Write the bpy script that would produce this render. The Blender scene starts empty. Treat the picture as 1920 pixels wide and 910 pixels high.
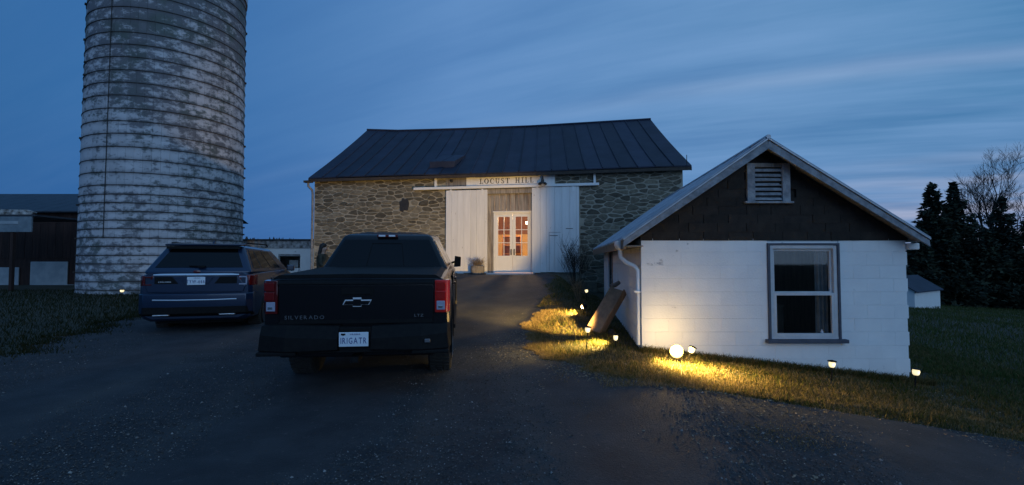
import bpy, bmesh, math, random
import numpy as np
from mathutils import Vector, Matrix, Euler
R = math.radians
rnd = random.Random(7)
sc = bpy.context.scene

# ------------------------------------------------------------------ camera
cam_d = bpy.data.cameras.new('camera')
cam = bpy.data.objects.new('camera', cam_d)
sc.collection.objects.link(cam)
sc.camera = cam
cam_d.sensor_width = 36.0
cam_d.lens = 36.0 * 892 / 1920
cam_d.clip_start = 0.1
cam_d.clip_end = 2000
cam.location = (0, 0, 1.5)
cam.rotation_euler = (R(90) + math.atan(33 / 892), 0, R(0))

# ------------------------------------------------------------------ world: dusk sky
world = bpy.data.worlds.new('World')
sc.world = world
world.use_nodes = True
wt = world.node_tree
for n in list(wt.nodes): wt.nodes.remove(n)
class NT:
    def __init__(s, t): s.t = t
    def n(s, typ, **kw):
        nd = s.t.nodes.new(typ)
        ins = kw.pop('ins', {})
        for k, v in kw.items(): setattr(nd, k, v)
        for k, v in ins.items():
            if isinstance(v, bpy.types.NodeSocket): s.t.links.new(v, nd.inputs[k])
            else: nd.inputs[k].default_value = v
        return nd
    def math(s, op, a, b=0.0, c=None, clamp=False):
        i = {0: a, 1: b}
        if c is not None: i[2] = c
        return s.n('ShaderNodeMath', operation=op, use_clamp=clamp, ins=i).outputs[0]
    def mix(s, f, a, b, blend='MIX'):
        nd = s.n('ShaderNodeMix', data_type='RGBA', blend_type=blend)
        for k, v in ((0, f), (6, a), (7, b)):
            if isinstance(v, bpy.types.NodeSocket): s.t.links.new(v, nd.inputs[k])
            else: nd.inputs[k].default_value = v if k == 0 else (tuple(v) + (1,))[:4]
        return nd.outputs[2]
    def ramp(s, f, stops):
        nd = s.n('ShaderNodeValToRGB')
        el = nd.color_ramp.elements
        while len(el) < len(stops): el.new(0.5)
        for e, (p, c) in zip(el, stops):
            e.position = p
            e.color = (tuple(c) + (1,))[:4] if hasattr(c, '__len__') else (c, c, c, 1)
        s.t.links.new(f, nd.inputs[0])
        return nd.outputs[0]
    def noise(s, vec, scale, detail=3, rough=0.5, w=None):
        nd = s.n('ShaderNodeTexNoise', ins={'Scale': scale, 'Detail': detail, 'Roughness': rough})
        s.t.links.new(vec, nd.inputs['Vector'])
        return nd.outputs[0]
    def map(s, vec, scale=(1, 1, 1), rot=(0, 0, 0), loc=(0, 0, 0)):
        nd = s.n('ShaderNodeMapping', ins={'Scale': scale, 'Rotation': rot, 'Location': loc})
        s.t.links.new(vec, nd.inputs[0])
        return nd.outputs[0]
W = NT(wt)
SUN_EL, SUN_AZ = 13.0, 158.0     # soft sky glow from behind the right shoulder; azimuth clockwise from +Y
tc = W.n('ShaderNodeTexCoord').outputs['Generated']
sx = W.n('ShaderNodeSeparateXYZ'); wt.links.new(tc, sx.inputs[0])
X_, Y_, Z_ = sx.outputs
base = W.ramp(W.math('MULTIPLY_ADD', X_, 0.5, 0.5), [(0.05, (.026, .122, .31)), (0.22, (.038, .150, .385)), (0.45, (.100, .240, .505)), (0.72, (.108, .255, .49)), (0.9, (.050, .200, .405))])
el = W.ramp(Z_, [(0.0, (.66, .70, .80)), (0.07, (.76, .83, .92)), (0.25, (1, 1, 1)), (0.8, (.95, 1.0, 1.0))])
col = W.mix(1.0, base, el, 'MULTIPLY')
# streaky cloud bands, projected on a cloud layer and tilted
cl = W.n('ShaderNodeVectorMath', operation='DIVIDE')
wt.links.new(tc, cl.inputs[0])
zz = W.math('ADD', W.math('MAXIMUM', Z_, 0.0), 0.16)
cmb = W.n('ShaderNodeCombineXYZ', ins={0: zz, 1: zz, 2: 1.0}); wt.links.new(cmb.outputs[0], cl.inputs[1])
rv = W.map(cl.outputs[0], rot=(0, 0, R(24)))          # turn the cloud layer so the bands run along x, then stretch
c1 = W.noise(W.map(rv, scale=(.30, 1.5, 0)), 1.5, 5, .55)
c2 = W.noise(W.map(rv, scale=(.45, 3.4, 0), loc=(3, 1, 0)), 2.4, 4, .6)
cm = W.ramp(W.math('ADD', W.math('MULTIPLY', c1, .65), W.math('MULTIPLY', c2, .35)), [(.40, 0.0), (.66, 1.0)])
cxm = W.ramp(W.math('MULTIPLY_ADD', X_, 0.5, 0.5), [(.3, .12), (.55, .6), (.8, 1.0)])
cf = W.math('MULTIPLY', cm, cxm)
col = W.mix(W.math('MULTIPLY', cf, .42), col, (.27, .45, .76))
rx = W.n('ShaderNodeSeparateXYZ', ins={0: rv})
c3 = W.noise(W.map(rv, scale=(.6, .8, 0), loc=(7, 2, 0)), 2.0, 3, .5)
dd = W.math('DIVIDE', W.math('ADD', W.math('SUBTRACT', rx.outputs[1], 1.985), W.math('MULTIPLY_ADD', c3, .16, -.08)), .075)
cir = W.math('EXPONENT', W.math('MULTIPLY', W.math('MULTIPLY', dd, dd), -1.0))
cir = W.math('MULTIPLY', cir, W.ramp(W.math('MULTIPLY_ADD', X_, 0.5, 0.5), [(.52, .1), (.78, 1.0)]))
col = W.mix(W.math('MULTIPLY', cir, .40), col, (.34, .47, .70))
dk = W.ramp(c1, [(.30, 1.0), (.5, 0.0)])
col = W.mix(W.math('MULTIPLY', dk, .28), col, (.05, .15, .38))
# afterglow low on the right horizon
az = W.n('ShaderNodeMath', operation='ARCTAN2', ins={0: X_, 1: Y_}).outputs[0]
ga = W.math('SUBTRACT', 1.0, W.math('MULTIPLY', W.math('ABSOLUTE', W.math('SUBTRACT', az, R(50))), 1 / R(26)), clamp=True)
ge = W.ramp(Z_, [(0.0, 1.0), (.07, .9), (.12, .45), (.17, .0)])
band = W.ramp(W.noise(W.map(tc, scale=(1, 1, 16), rot=(0, R(3), 0)), 2.4, 3, .5), [(.36, .12), (.58, 1.0)])
gf = W.math('MULTIPLY', W.math('MULTIPLY', ga, ge), band)
col = W.mix(W.math('MULTIPLY', gf, .95, clamp=True), col, (.62, .60, .70))
nis = W.n('ShaderNodeTexSky', sky_type='NISHITA', sun_disc=False, sun_elevation=R(1.0), sun_rotation=R(50), air_density=1.5, ozone_density=3.0)
bg1 = W.n('ShaderNodeBackground', ins={'Color': col, 'Strength': 1.0})
bg2 = W.n('ShaderNodeBackground', ins={'Color': nis.outputs[0], 'Strength': 0.006})
ad = W.n('ShaderNodeAddShader', ins={0: bg1.outputs[0], 1: bg2.outputs[0]})
wo = W.n('ShaderNodeOutputWorld', ins={0: ad.outputs[0]})

# ------------------------------------------------------------------ soft light of the dusk sky
sd = bpy.data.lights.new('sun', 'SUN')
sd.energy = 0.62
sd.angle = R(50)
sd.color = (.50, .72, 1.0)
sun = bpy.data.objects.new('sun', sd)
sc.collection.objects.link(sun)
dv = Vector((math.sin(R(SUN_AZ)) * math.cos(R(SUN_EL)), math.cos(R(SUN_AZ)) * math.cos(R(SUN_EL)), math.sin(R(SUN_EL))))
sun.rotation_euler = (-dv).to_track_quat('-Z', 'Y').to_euler()
sc.view_settings.view_transform = 'Standard'
sc.view_settings.look = 'None'
sc.view_settings.exposure = 0.0
sc.view_settings.gamma = 1.0
sc.cycles.use_denoising = True
sc.cycles.max_bounces = 6
sc.cycles.sample_clamp_indirect = 4.0

# ------------------------------------------------------------------ helpers
COL = sc.collection
class MB:
    """collects geometry for ONE mesh object"""
    def __init__(s): s.v = []; s.f = []; s.m = []; s.mi = 0
    def add(s, vs, fs):
        o = len(s.v); s.v += [tuple(p) for p in vs]
        s.f += [tuple(i + o for i in f) for f in fs]; s.m += [s.mi] * len(fs)
        return s
    def box(s, x0, x1, y0, y1, z0, z1, M=None):
        vs = [Vector((x, y, z)) for z in (z0, z1) for y in (y0, y1) for x in (x0, x1)]
        if M: vs = [M @ p for p in vs]
        return s.add(vs, [(0, 2, 3, 1), (4, 5, 7, 6), (0, 1, 5, 4), (2, 6, 7, 3), (0, 4, 6, 2), (1, 3, 7, 5)])
    def tube(s, pts, r, n=8, cap=True):
        pts = [Vector(p) for p in pts]; rs = r if hasattr(r, '__len__') else [r] * len(pts)
        vs = []; fs = []; up = Vector((0, 0, 1)); prev = None
        for i, p in enumerate(pts):
            d = (pts[min(i + 1, len(pts) - 1)] - pts[max(i - 1, 0)]).normalized()
            if prev is None:
                a = d.cross(up)
                if a.length < .05: a = d.cross(Vector((1, 0, 0)))
            else: a = prev - d * prev.dot(d)
            a.normalize(); prev = a; b = d.cross(a)
            vs += [p + (a * math.cos(2 * math.pi * k / n) + b * math.sin(2 * math.pi * k / n)) * rs[i] for k in range(n)]
        for i in range(len(pts) - 1):
            for k in range(n):
                k2 = (k + 1) % n
                fs.append((i * n + k, i * n + k2, (i + 1) * n + k2, (i + 1) * n + k))
        if cap: fs.append(tuple(range(n - 1, -1, -1))); fs.append(tuple((len(pts) - 1) * n + k for k in range(n)))
        return s.add(vs, fs)
    def prism(s, poly, y0, y1, M=None):
        """poly of (x,z), extruded from y0 to y1"""
        n = len(poly)
        vs = [Vector((x, y0, z)) for x, z in poly] + [Vector((x, y1, z)) for x, z in poly]
        if M: vs = [M @ p for p in vs]
        fs = [tuple(range(n)), tuple(range(2 * n - 1, n - 1, -1))] + [(k, k + n, (k + 1) % n + n, (k + 1) % n) for k in range(n)]
        return s.add(vs, fs)
    def lathe(s, prof, n=16, M=None):
        vs = []; fs = []
        for r, z in prof: vs += [Vector((r * math.cos(2 * math.pi * k / n), r * math.sin(2 * math.pi * k / n), z)) for k in range(n)]
        if M: vs = [M @ p for p in vs]
        for i in range(len(prof) - 1):
            for k in range(n): fs.append((i * n + k, i * n + (k + 1) % n, (i + 1) * n + (k + 1) % n, (i + 1) * n + k))
        fs.append(tuple(range(n - 1, -1, -1))); fs.append(tuple((len(prof) - 1) * n + k for k in range(n)))
        return s.add(vs, fs)
    def loft(s, rings, cap=True):
        n = len(rings[0]); vs = [p for r in rings for p in r]; fs = []
        for i in range(len(rings) - 1):
            for k in range(n): fs.append((i * n + k, i * n + (k + 1) % n, (i + 1) * n + (k + 1) % n, (i + 1) * n + k))
        if cap: fs.append(tuple(range(n - 1, -1, -1))); fs.append(tuple((len(rings) - 1) * n + k for k in range(n)))
        return s.add(vs, fs)
    def mesh(s, name, mats, smooth=0, fix=True):
        me = bpy.data.meshes.new(name)
        me.from_pydata([tuple(p) for p in s.v], [], s.f)
        if not isinstance(mats, (list, tuple)): mats = [mats]
        for m in mats: me.materials.append(m)
        if len(mats) > 1: me.polygons.foreach_set('material_index', s.m)
        if fix:
            bm = bmesh.new(); bm.from_mesh(me); bmesh.ops.recalc_face_normals(bm, faces=bm.faces); bm.to_mesh(me); bm.free()
        if smooth:
            me.polygons.foreach_set('use_smooth', [True] * len(me.polygons))
            try: me.set_sharp_from_angle(angle=R(smooth))
            except Exception: pass
        me.update()
        return me
    def build(s, name, mats, parent=None, smooth=0, bevel=0, seg=2, loc=None, rot=None, **kw):
        return link(name, s.mesh(name, mats, smooth), parent, bevel, seg, loc, rot, **kw)
def link(name, me, parent=None, bevel=0, seg=2, loc=None, rot=None, label=None, cat=None, group=None, kind=None):
    o = bpy.data.objects.new(name, me); COL.objects.link(o)
    if parent: o.parent = parent
    if loc is not None: o.location = loc
    if rot is not None: o.rotation_euler = rot
    if bevel:
        b = o.modifiers.new('bevel', 'BEVEL'); b.width = bevel; b.segments = seg; b.limit_method = 'ANGLE'; b.angle_limit = R(35); b.harden_normals = False
    tag(o, label, cat, group, kind)
    return o
def tag(o, label=None, cat=None, group=None, kind=None):
    if label: o['label'] = label
    if cat: o['category'] = cat
    if group: o['group'] = group
    if kind: o['kind'] = kind
    return o
def thing(name, loc, label, cat, rot=(0, 0, 0), group=None):
    o = bpy.data.objects.new(name, None); COL.objects.link(o)
    o.empty_display_size = .2; o.location = loc; o.rotation_euler = rot
    return tag(o, label, cat, group)
def copy_tree(o, parent=None):
    c = o.copy(); COL.objects.link(c)
    if parent: c.parent = parent
    for ch in list(o.children): copy_tree(ch, c)
    return c
def text_mesh(s, size, depth, mat, name='lettering', spacing=1.0, sx=1.0):
    cu = bpy.data.curves.new('t', 'FONT'); cu.body = s; cu.size = size; cu.extrude = depth; cu.align_x = 'CENTER'; cu.align_y = 'CENTER'; cu.space_character = spacing; cu.resolution_u = 2
    o = bpy.data.objects.new('t', cu); COL.objects.link(o)
    me = bpy.data.meshes.new_from_object(o.evaluated_get(bpy.context.evaluated_depsgraph_get()))
    bpy.data.objects.remove(o); bpy.data.curves.remove(cu)
    me.transform(Matrix.Diagonal((sx, 1, 1, 1)))
    me.transform(Matrix.Rotation(R(90), 4, 'X'))
    me.name = name; me.materials.clear(); me.materials.append(mat)
    return me
def apply_bool(o, cutters):
    for c in cutters:
        m = o.modifiers.new('cut', 'BOOLEAN'); m.object = c; m.operation = 'DIFFERENCE'; m.solver = 'EXACT'
    bpy.context.view_layer.update()
    me = bpy.data.meshes.new_from_object(o.evaluated_get(bpy.context.evaluated_depsgraph_get()))
    o.modifiers.clear(); o.data = me
    for c in cutters: bpy.data.objects.remove(c)
def sm(a, b, x):
    t = min(1, max(0, (x - a) / (b - a))); return t * t * (3 - 2 * t)
def lerp_pts(pts, x):
    if x <= pts[0][0]: return pts[0][1]
    for (a, va), (b, vb) in zip(pts, pts[1:]):
        if x <= b: return va + (vb - va) * (x - a) / (b - a)
    return pts[-1][1]

# ------------------------------------------------------------------ materials
def mat(name, c1, c2=None, scale=4, rough=.7, bump=0, bscale=None, metal=0, spec=.5, rand=0, detail=4, lo=.35, hi=.65, stretch=(1, 1, 1), coat=0, emit=None, es=1, dirt=None, dlo=.55, dhi=.62, dscale=3, dstretch=(1, 1, 1), trans=0, alpha=1, world_pos=True, island=0):
    m = bpy.data.materials.new(name); m.use_nodes = True
    t = NT(m.node_tree); b = m.node_tree.nodes['Principled BSDF']; L = m.node_tree.links
    if world_pos: vec = t.n('ShaderNodeNewGeometry').outputs['Position']
    else: vec = t.n('ShaderNodeTexCoord').outputs['Object']
    c = None
    if c2 is not None:
        f = t.ramp(t.noise(t.map(vec, stretch), scale, detail, .6), [(lo, 0.0), (hi, 1.0)])
        c = t.mix(f, c1, c2)
    if dirt is not None:
        g = t.ramp(t.noise(t.map(vec, dstretch, loc=(5, 3, 1)), dscale, 6, .68), [(dlo, 0.0), (dhi, 1.0)])
        c = t.mix(g, c if c is not None else c1, dirt)
    if rand or island:
        src = t.n('ShaderNodeObjectInfo').outputs['Random'] if rand else t.n('ShaderNodeNewGeometry').outputs['Random Per Island']
        if rand and island: src = t.math('FRACT', t.math('ADD', src, t.n('ShaderNodeNewGeometry').outputs['Random Per Island']))
        k = max(rand, island)
        v = t.math('MULTIPLY_ADD', src, 2 * k, 1 - k)
        if c is None: c = t.mix(0.0, c1, c1)
        hs = t.n('ShaderNodeHueSaturation', ins={'Color': c, 'Value': v}); c = hs.outputs[0]
    if c is not None: L.new(c, b.inputs['Base Color'])
    else: b.inputs['Base Color'].default_value = (*c1, 1)
    b.inputs['Roughness'].default_value = rough; b.inputs['Metallic'].default_value = metal
    b.inputs['Specular IOR Level'].default_value = spec; b.inputs['Coat Weight'].default_value = coat
    b.inputs['Coat Roughness'].default_value = .05
    if trans: b.inputs['Transmission Weight'].default_value = trans
    if alpha < 1: b.inputs['Alpha'].default_value = alpha
    if emit: b.inputs['Emission Color'].default_value = (*emit, 1); b.inputs['Emission Strength'].default_value = es
    if bump:
        bn = t.n('ShaderNodeBump', ins={'Strength': min(1, bump), 'Distance': .02})
        L.new(t.noise(t.map(vec, stretch), bscale or scale * 4, 5, .65), bn.inputs['Height']); L.new(bn.outputs[0], b.inputs['Normal'])
    return m
M = {}
M['asphalt'] = mat('gravel_asphalt', (.019, .022, .027), (.039, .042, .047), 2.2, .9, .9, 55, dirt=(.085, .08, .078), dlo=.60, dhi=.72, dscale=16)
def ruts():
    nt = M['asphalt'].node_tree; t = NT(nt); b = nt.nodes['Principled BSDF']; src = b.inputs['Base Color'].links[0].from_socket
    P = t.n('ShaderNodeNewGeometry').outputs['Position']; sp = t.n('ShaderNodeSeparateXYZ', ins={0: P})
    wv = t.math('SUBTRACT', sp.outputs[0], t.math('MULTIPLY', t.math('SINE', t.math('MULTIPLY', sp.outputs[1], .5)), .25)); acc = None
    for c_ in (-4.6, -3.1, -.95, 0.0):
        q = t.math('DIVIDE', t.math('SUBTRACT', wv, c_), .20); e = t.math('EXPONENT', t.math('MULTIPLY', t.math('MULTIPLY', q, q), -1.0)); acc = e if acc is None else t.math('ADD', acc, e)
    k = t.math('MULTIPLY', acc, t.ramp(t.noise(P, 1.2, 4, .6), [(.35, .15), (.65, .75)]), clamp=True)
    nt.links.new(t.mix(k, src, (.062, .060, .058)), b.inputs['Base Color'])
ruts()
M['soil'] = mat('lawn_soil', (.020, .021, .011), (.050, .042, .022), 3.0, .95, .8, 30, dirt=(.10, .08, .045), dlo=.58, dhi=.7, dscale=7)
M['stone'] = mat('field_stone', (.105, .092, .068), (.185, .165, .12), 9, .9, .7, 30, rand=.5, island=.5)
M['mortar'] = mat('mortar', (.29, .265, .21), (.40, .37, .30), 3, .95, .6, 40, dirt=(.15, .13, .09), dlo=.55, dhi=.75, dscale=1.2)
M['white_wood'] = mat('white_painted_boards', (.72, .71, .70), (.80, .79, .77), 2, .55, .25, 20, stretch=(6, 6, .6), rand=.05, dirt=(.25, .22, .18), dlo=.66, dhi=.71, dscale=5, dstretch=(4, 4, .7))
M['white_paint'] = mat('white_paint', (.76, .76, .75), (.80, .79, .78), 4, .5)
M['grey_wood'] = mat('weathered_grey_boards', (.15, .13, .12), (.34, .315, .29), 3, .8, .4, 12, stretch=(7, 7, .5), rand=.25)
M['old_grey'] = mat('weathered_grey_trim', (.17, .18, .20), (.32, .335, .36), 5, .75, .4, 14, stretch=(2, 2, 2), rand=.12)
M['roof_metal'] = mat('dark_roof_metal', (.013, .017, .034), (.024, .029, .052), 1.5, .65, .3, 6, stretch=(1, 1, 1), rand=.28, metal=.0, spec=.35)
M['shed_roof'] = mat('galvanised_roof', (.30, .32, .36), (.44, .46, .50), 3, .5, .2, 10, metal=.4, rand=.05)
M['block'] = mat('painted_block', (.74, .74, .74), (.80, .80, .79), 2.5, .6, .35, 45, rand=.02, dirt=(.40, .41, .43), dlo=.635, dhi=.665, dscale=1.6)
M['shingle'] = mat('brown_asphalt_siding', (.014, .0105, .0085), (.028, .021, .016), 7, .9, .5, 40, rand=.25)
def silo_mat():
    m = bpy.data.materials.new('peeling_silo_paint'); m.use_nodes = True; t = NT(m.node_tree); b = m.node_tree.nodes['Principled BSDF']; L = m.node_tree.links
    P = t.n('ShaderNodeNewGeometry').outputs['Position']; sp = t.n('ShaderNodeSeparateXYZ', ins={0: P}); z = sp.outputs[2]
    def near(z0, stp): 
        f = t.math('FRACT', t.math('DIVIDE', t.math('SUBTRACT', z, z0), stp)); return t.math('MULTIPLY', t.math('ABSOLUTE', t.math('SUBTRACT', f, .5)), 2.0)   # 1 at a hoop
    up = t.math('GREATER_THAN', z, 4.36)
    nh = t.math('ADD', t.math('MULTIPLY', near(.35, .335), t.math('SUBTRACT', 1.0, up)), t.math('MULTIPLY', near(4.37, .5), up))
    nh = t.math('POWER', nh, 2.5)
    n1 = t.noise(t.map(P, (1, 1, 1.7)), 3.0, 8, .72); n2 = t.noise(t.map(P, (1, 1, .22), loc=(3, 0, 0)), 1.1, 4, .6); n3 = t.noise(t.map(P, (1, 1, 1)), .35, 3, .5)
    f = t.math('ADD', n1, t.math('MULTIPLY', nh, .075)); f = t.math('ADD', f, t.math('MULTIPLY_ADD', n2, .22, -.11)); f = t.math('ADD', f, t.math('MULTIPLY_ADD', n3, .30, -.15))
    f = t.math('ADD', f, t.math('MULTIPLY', t.math('MAXIMUM', t.math('SUBTRACT', z, 6.8), 0), .026))
    k = t.ramp(f, [(.485, 0.0), (.605, 1.0)])
    c = t.mix(t.noise(P, 2.5, 4, .6), (.46, .44, .46), (.62, .60, .62))
    dk = t.mix(t.ramp(t.noise(P, 1.1, 3, .5), [(.45, 0.0), (.65, 1.0)]), (.17, .165, .18), (.115, .135, .125))
    c = t.mix(k, c, dk)
    c = t.mix(t.math('MULTIPLY', nh, .55), c, (.08, .078, .085))
    v = t.math('MULTIPLY_ADD', t.n('ShaderNodeObjectInfo').outputs['Random'], .22, .88)
    hs = t.n('ShaderNodeHueSaturation', ins={'Color': c, 'Value': v}); L.new(hs.outputs[0], b.inputs['Base Color']); b.inputs['Roughness'].default_value = .85
    bn = t.n('ShaderNodeBump', ins={'Strength': .6, 'Distance': .02}); L.new(f, bn.inputs['Height']); L.new(bn.outputs[0], b.inputs['Normal'])
    return m
M['silo'] = silo_mat()
M['rust'] = mat('rusty_steel', (.03, .024, .02), (.06, .045, .035), 9, .8, .3)
M['black_paint'] = mat('black_car_paint', (.006, .006, .008), None, rough=.22, spec=.35, coat=.25)
M['blue_paint'] = mat('blue_car_paint', (.010, .026, .062), None, rough=.3, metal=.3, coat=.5)
M['plastic'] = mat('black_plastic', (.005, .005, .006), (.009, .009, .009), 20, .7, spec=.2)
M['car_glass'] = mat('tinted_car_glass', (.004, .004, .005), None, rough=.08, spec=.3)
M['rubber'] = mat('tyre_rubber', (.018, .017, .016), (.035, .032, .028), 20, .85, .3, 60)
M['rim'] = mat('wheel_rim', (.12, .12, .125), None, rough=.35, metal=.8)
M['dim_chrome'] = mat('dim_chrome', (.16, .165, .18), None, rough=.45, metal=.6)
M['chrome'] = mat('chrome', (.75, .77, .8), None, rough=.18, metal=1)
M['bright_chrome'] = mat('satin_chrome', (.75, .78, .82), None, rough=.42, metal=.7)
M['mid_red_lens'] = mat('mid_red_lens', (.16, .006, .006), None, rough=.2, coat=.5)  # mid red, also the shaded tone of the pickup's left lamp segments
M['red_lens'] = mat('red_lens', (.42, .005, .005), None, rough=.15, coat=1)
M['deep_red_lens'] = mat('deep_red_lens', (.10, .004, .004), None, rough=.15, coat=1)  # darker red, also paints the left tail lights as if in shade
M['reverse_lens'] = mat('reverse_lens', (.34, .36, .46), None, rough=.25, coat=.6)
M['clear_lens'] = mat('clear_lens', (.75, .78, .85), None, rough=.2, coat=1)
for k_ in ('red_lens',):
    b_ = M[k_].node_tree.nodes['Principled BSDF']; b_.inputs['Subsurface Weight'].default_value = .85; b_.inputs['Subsurface Radius'].default_value = (1, .1, .1); b_.inputs['Subsurface Scale'].default_value = .12; b_.inputs['Base Color'].default_value = (.85, .012, .008, 1)  # raised red paints floodlight glowing through the pickup's right tail light
M['plate'] = mat('number_plate_white', (.72, .78, .84), None, rough=.45)
M['plate_blue'] = mat('number_plate_blue', (.03, .06, .22), None, rough=.5)
M['dark'] = mat('dark_void', (.012, .011, .010), None, rough=.9)
M['iron'] = mat('black_iron', (.02, .02, .022), (.04, .035, .03), 12, .6)
M['glass'] = mat('window_glass', (.9, .92, .95), None, rough=.02, trans=1)
M['glass_thin'] = bpy.data.materials.new('clear_pane'); M['glass_thin'].use_nodes = True
_t = NT(M['glass_thin'].node_tree); _o = M['glass_thin'].node_tree.nodes['Material Output']
M['glass_thin'].node_tree.nodes.remove(M['glass_thin'].node_tree.nodes['Principled BSDF'])
_g = _t.n('ShaderNodeMixShader', ins={0: .035, 1: _t.n('ShaderNodeBsdfTransparent', ins={0: (.93, .94, .95, 1)}).outputs[0], 2: _t.n('ShaderNodeBsdfGlossy', ins={1: .03}).outputs[0]})
M['glass_thin'].node_tree.links.new(_g.outputs[0], _o.inputs[0])
M['cardboard'] = mat('weathered_brown_wood', (.17, .11, .07), (.27, .18, .115), 4, .85, .4, 20, stretch=(3, 3, 1))
M['old_log'] = mat('grey_log', (.12, .10, .08), (.22, .19, .16), 8, .9, .6)
M['farm_wall'] = mat('dark_barn_boards', (.022, .010, .008), (.045, .022, .017), 2, .9, .3, 12, stretch=(5, 5, .5), rand=.25)
M['farm_roof'] = mat('farm_roof_metal', (.022, .026, .034), (.04, .045, .055), 2, .6, .2, rand=.08)
M['dead_white'] = mat('chalky_white_panel', (.26, .31, .34), (.36, .40, .43), 2, .8)
M['interior'] = mat('cream_interior_wall', (.75, .55, .28), (.8, .62, .34), 2, .8)
M['interior_wood'] = mat('brown_interior_wood', (.20, .085, .035), (.30, .14, .06), 3, .6, stretch=(4, 4, .6))
M['bark'] = mat('tree_bark', (.018, .015, .013), (.035, .03, .026), 8, .95, .6, stretch=(3, 3, .7))
M['needles'] = mat('conifer_needles', (.010, .018, .009), (.022, .032, .014), 1.2, .9, island=.3)
M['far_wood'] = mat('far_wood', (.035, .035, .034), (.06, .055, .05), .15, .95)
M['hill'] = mat('far_hill', (.03, .035, .025), (.05, .05, .035), .02, .95)
M['dry'] = mat('dry_plant', (.16, .11, .06), (.28, .20, .11), 14, .9, island=.3)
M['terracotta'] = mat('grey_planter', (.20, .18, .16), (.32, .29, .25), 8, .85, .4)
M['slab'] = mat('concrete_slab', (.30, .28, .27), (.42, .40, .38), 6, .85, .4)
M['mat_fab'] = mat('purple_grey_doormat', (.07, .05, .07), (.12, .09, .11), 30, .95, .5)
M['skin'] = mat('skin', (.42, .25, .18), None, rough=.6)
M['hair'] = mat('dark_hair', (.012, .009, .008), (.025, .018, .014), 20, .6, .4)
M['coat'] = mat('dark_olive_coat', (.030, .030, .022), (.05, .048, .034), 12, .9, .4)
M['trouser'] = mat('dark_trousers', (.012, .014, .022), None, rough=.9)
M['leaf'] = mat('dead_leaf', (.15, .115, .08), (.30, .24, .17), 40, .8, island=.4)
M['pebble'] = mat('pale_pebble', (.12, .12, .12), (.24, .235, .225), 30, .85, island=.45)
M['grit'] = mat('dark_grit', (.016, .016, .018), (.095, .092, .088), 30, .9, island=.5)
M['dark_lining'] = mat('added_dark_lining', (.05, .035, .025), (.09, .065, .045), 3, .9, .3, stretch=(4, 4, .6))
M['curtain'] = mat('pale_curtain', (.10, .11, .11), (.17, .18, .18), 5, .9)
M['lens_warm'] = mat('lit_floodlight_lens', (1, .8, .4), None, rough=.5, emit=(1, .70, .28), es=30)
M['lens_amber'] = mat('lit_floodlight_reflector', (1, .7, .3), None, rough=.5, emit=(1, .60, .16), es=5.0)
M['lens_path'] = mat('lit_path_light_glass', (1, .95, .75), None, rough=.5, emit=(1, .84, .46), es=1.0)
M['bulb'] = mat('lit_bulb', (1, .9, .7), None, rough=.5, emit=(1, .72, .38), es=7)
# grass blades: colour per blade, green and straw
def grass_mat(name, cols, lo=.4, hi=.6):
    m = bpy.data.materials.new(name); m.use_nodes = True; t = NT(m.node_tree); b = m.node_tree.nodes['Principled BSDF']
    g = t.n('ShaderNodeNewGeometry')
    pn = t.noise(g.outputs['Position'], 1.3, 4, .6)
    f = t.math('ADD', t.math('MULTIPLY', g.outputs['Random Per Island'], .55), t.math('MULTIPLY', pn, .75))
    c = t.ramp(f, [(.30 + i * .22, cc) for i, cc in enumerate(cols)])
    m.node_tree.links.new(c, b.inputs['Base Color']); b.inputs['Roughness'].default_value = .75
    b.inputs['Specular IOR Level'].default_value = .05
    tr = t.n('ShaderNodeBsdfTranslucent', ins={0: c})
    mx = t.n('ShaderNodeMixShader', ins={0: .3, 1: b.outputs[0], 2: tr.outputs[0]})
    m.node_tree.links.new(mx.outputs[0], m.node_tree.nodes['Material Output'].inputs[0])
    return m
M['grass'] = grass_mat('grass_blades', [(.028, .050, .010), (.055, .068, .018), (.13, .10, .04), (.22, .165, .08)])
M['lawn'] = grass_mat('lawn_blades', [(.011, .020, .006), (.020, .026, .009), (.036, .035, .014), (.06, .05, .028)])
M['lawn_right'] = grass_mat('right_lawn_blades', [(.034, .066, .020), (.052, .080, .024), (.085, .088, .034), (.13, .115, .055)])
M['straw'] = grass_mat('straw_blades', [(.10, .10, .03), (.19, .14, .06), (.28, .20, .10), (.32, .25, .15)])

# ------------------------------------------------------------------ terrain
def ramp_h(y):
    if y < 4: return 0.0
    if y < 8: return .02 * (y - 4)
    if y < 9: return .08 + .02 * (y - 8) + .054 * (y - 8) ** 2
    return min(.985, .154 + .128 * (y - 9))
def ground_h(x, y):
    yb = y + (x + 0.2) * .1735            # distance measured square to the barn
    A = ramp_h(yb if y > 8 else y + (yb - y) * sm(4, 8, y))
    SR = .08 + .05 * (y - 8) if y > 8 else A
    SR = min(SR, .5)
    SL = max(0, min(.2, .02 * (y - 3)))
    z = A
    if y > 7: 
        k = sm(7, 8.5, y)
        wr = sm(lerp_pts([(8, 1.0), (12, 1.1), (15, 1.35)], y), lerp_pts([(8, 2.4), (15, 2.2)], y), x) * k
        z = z + (SR - z) * wr
    wl = sm(-2.8, -5.2, x)
    z = z + (SL - z) * wl
    drop = lerp_pts([(1.5, 0), (2.0, -.03), (6.04, -.50), (14, -1.15), (27, -1.95), (45, -3.1), (90, -4.5)], x)
    z += drop + .07 * sm(.3, 1.6, x) * sm(3, 6, y)
    if y > 20: z -= lerp_pts([(20, 0), (60, .6), (300, 2.5)], y) * sm(-5, 10, x) 
    if x > 0: z += .03 * math.sin(x * .9 + y * .35) * sm(6, 12, x)
    return z
BX, BY, BPH = -7.549, 18.1, R(9.845)
def yend(x): return BY - (x - BX) * math.tan(BPH) - .25
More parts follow.
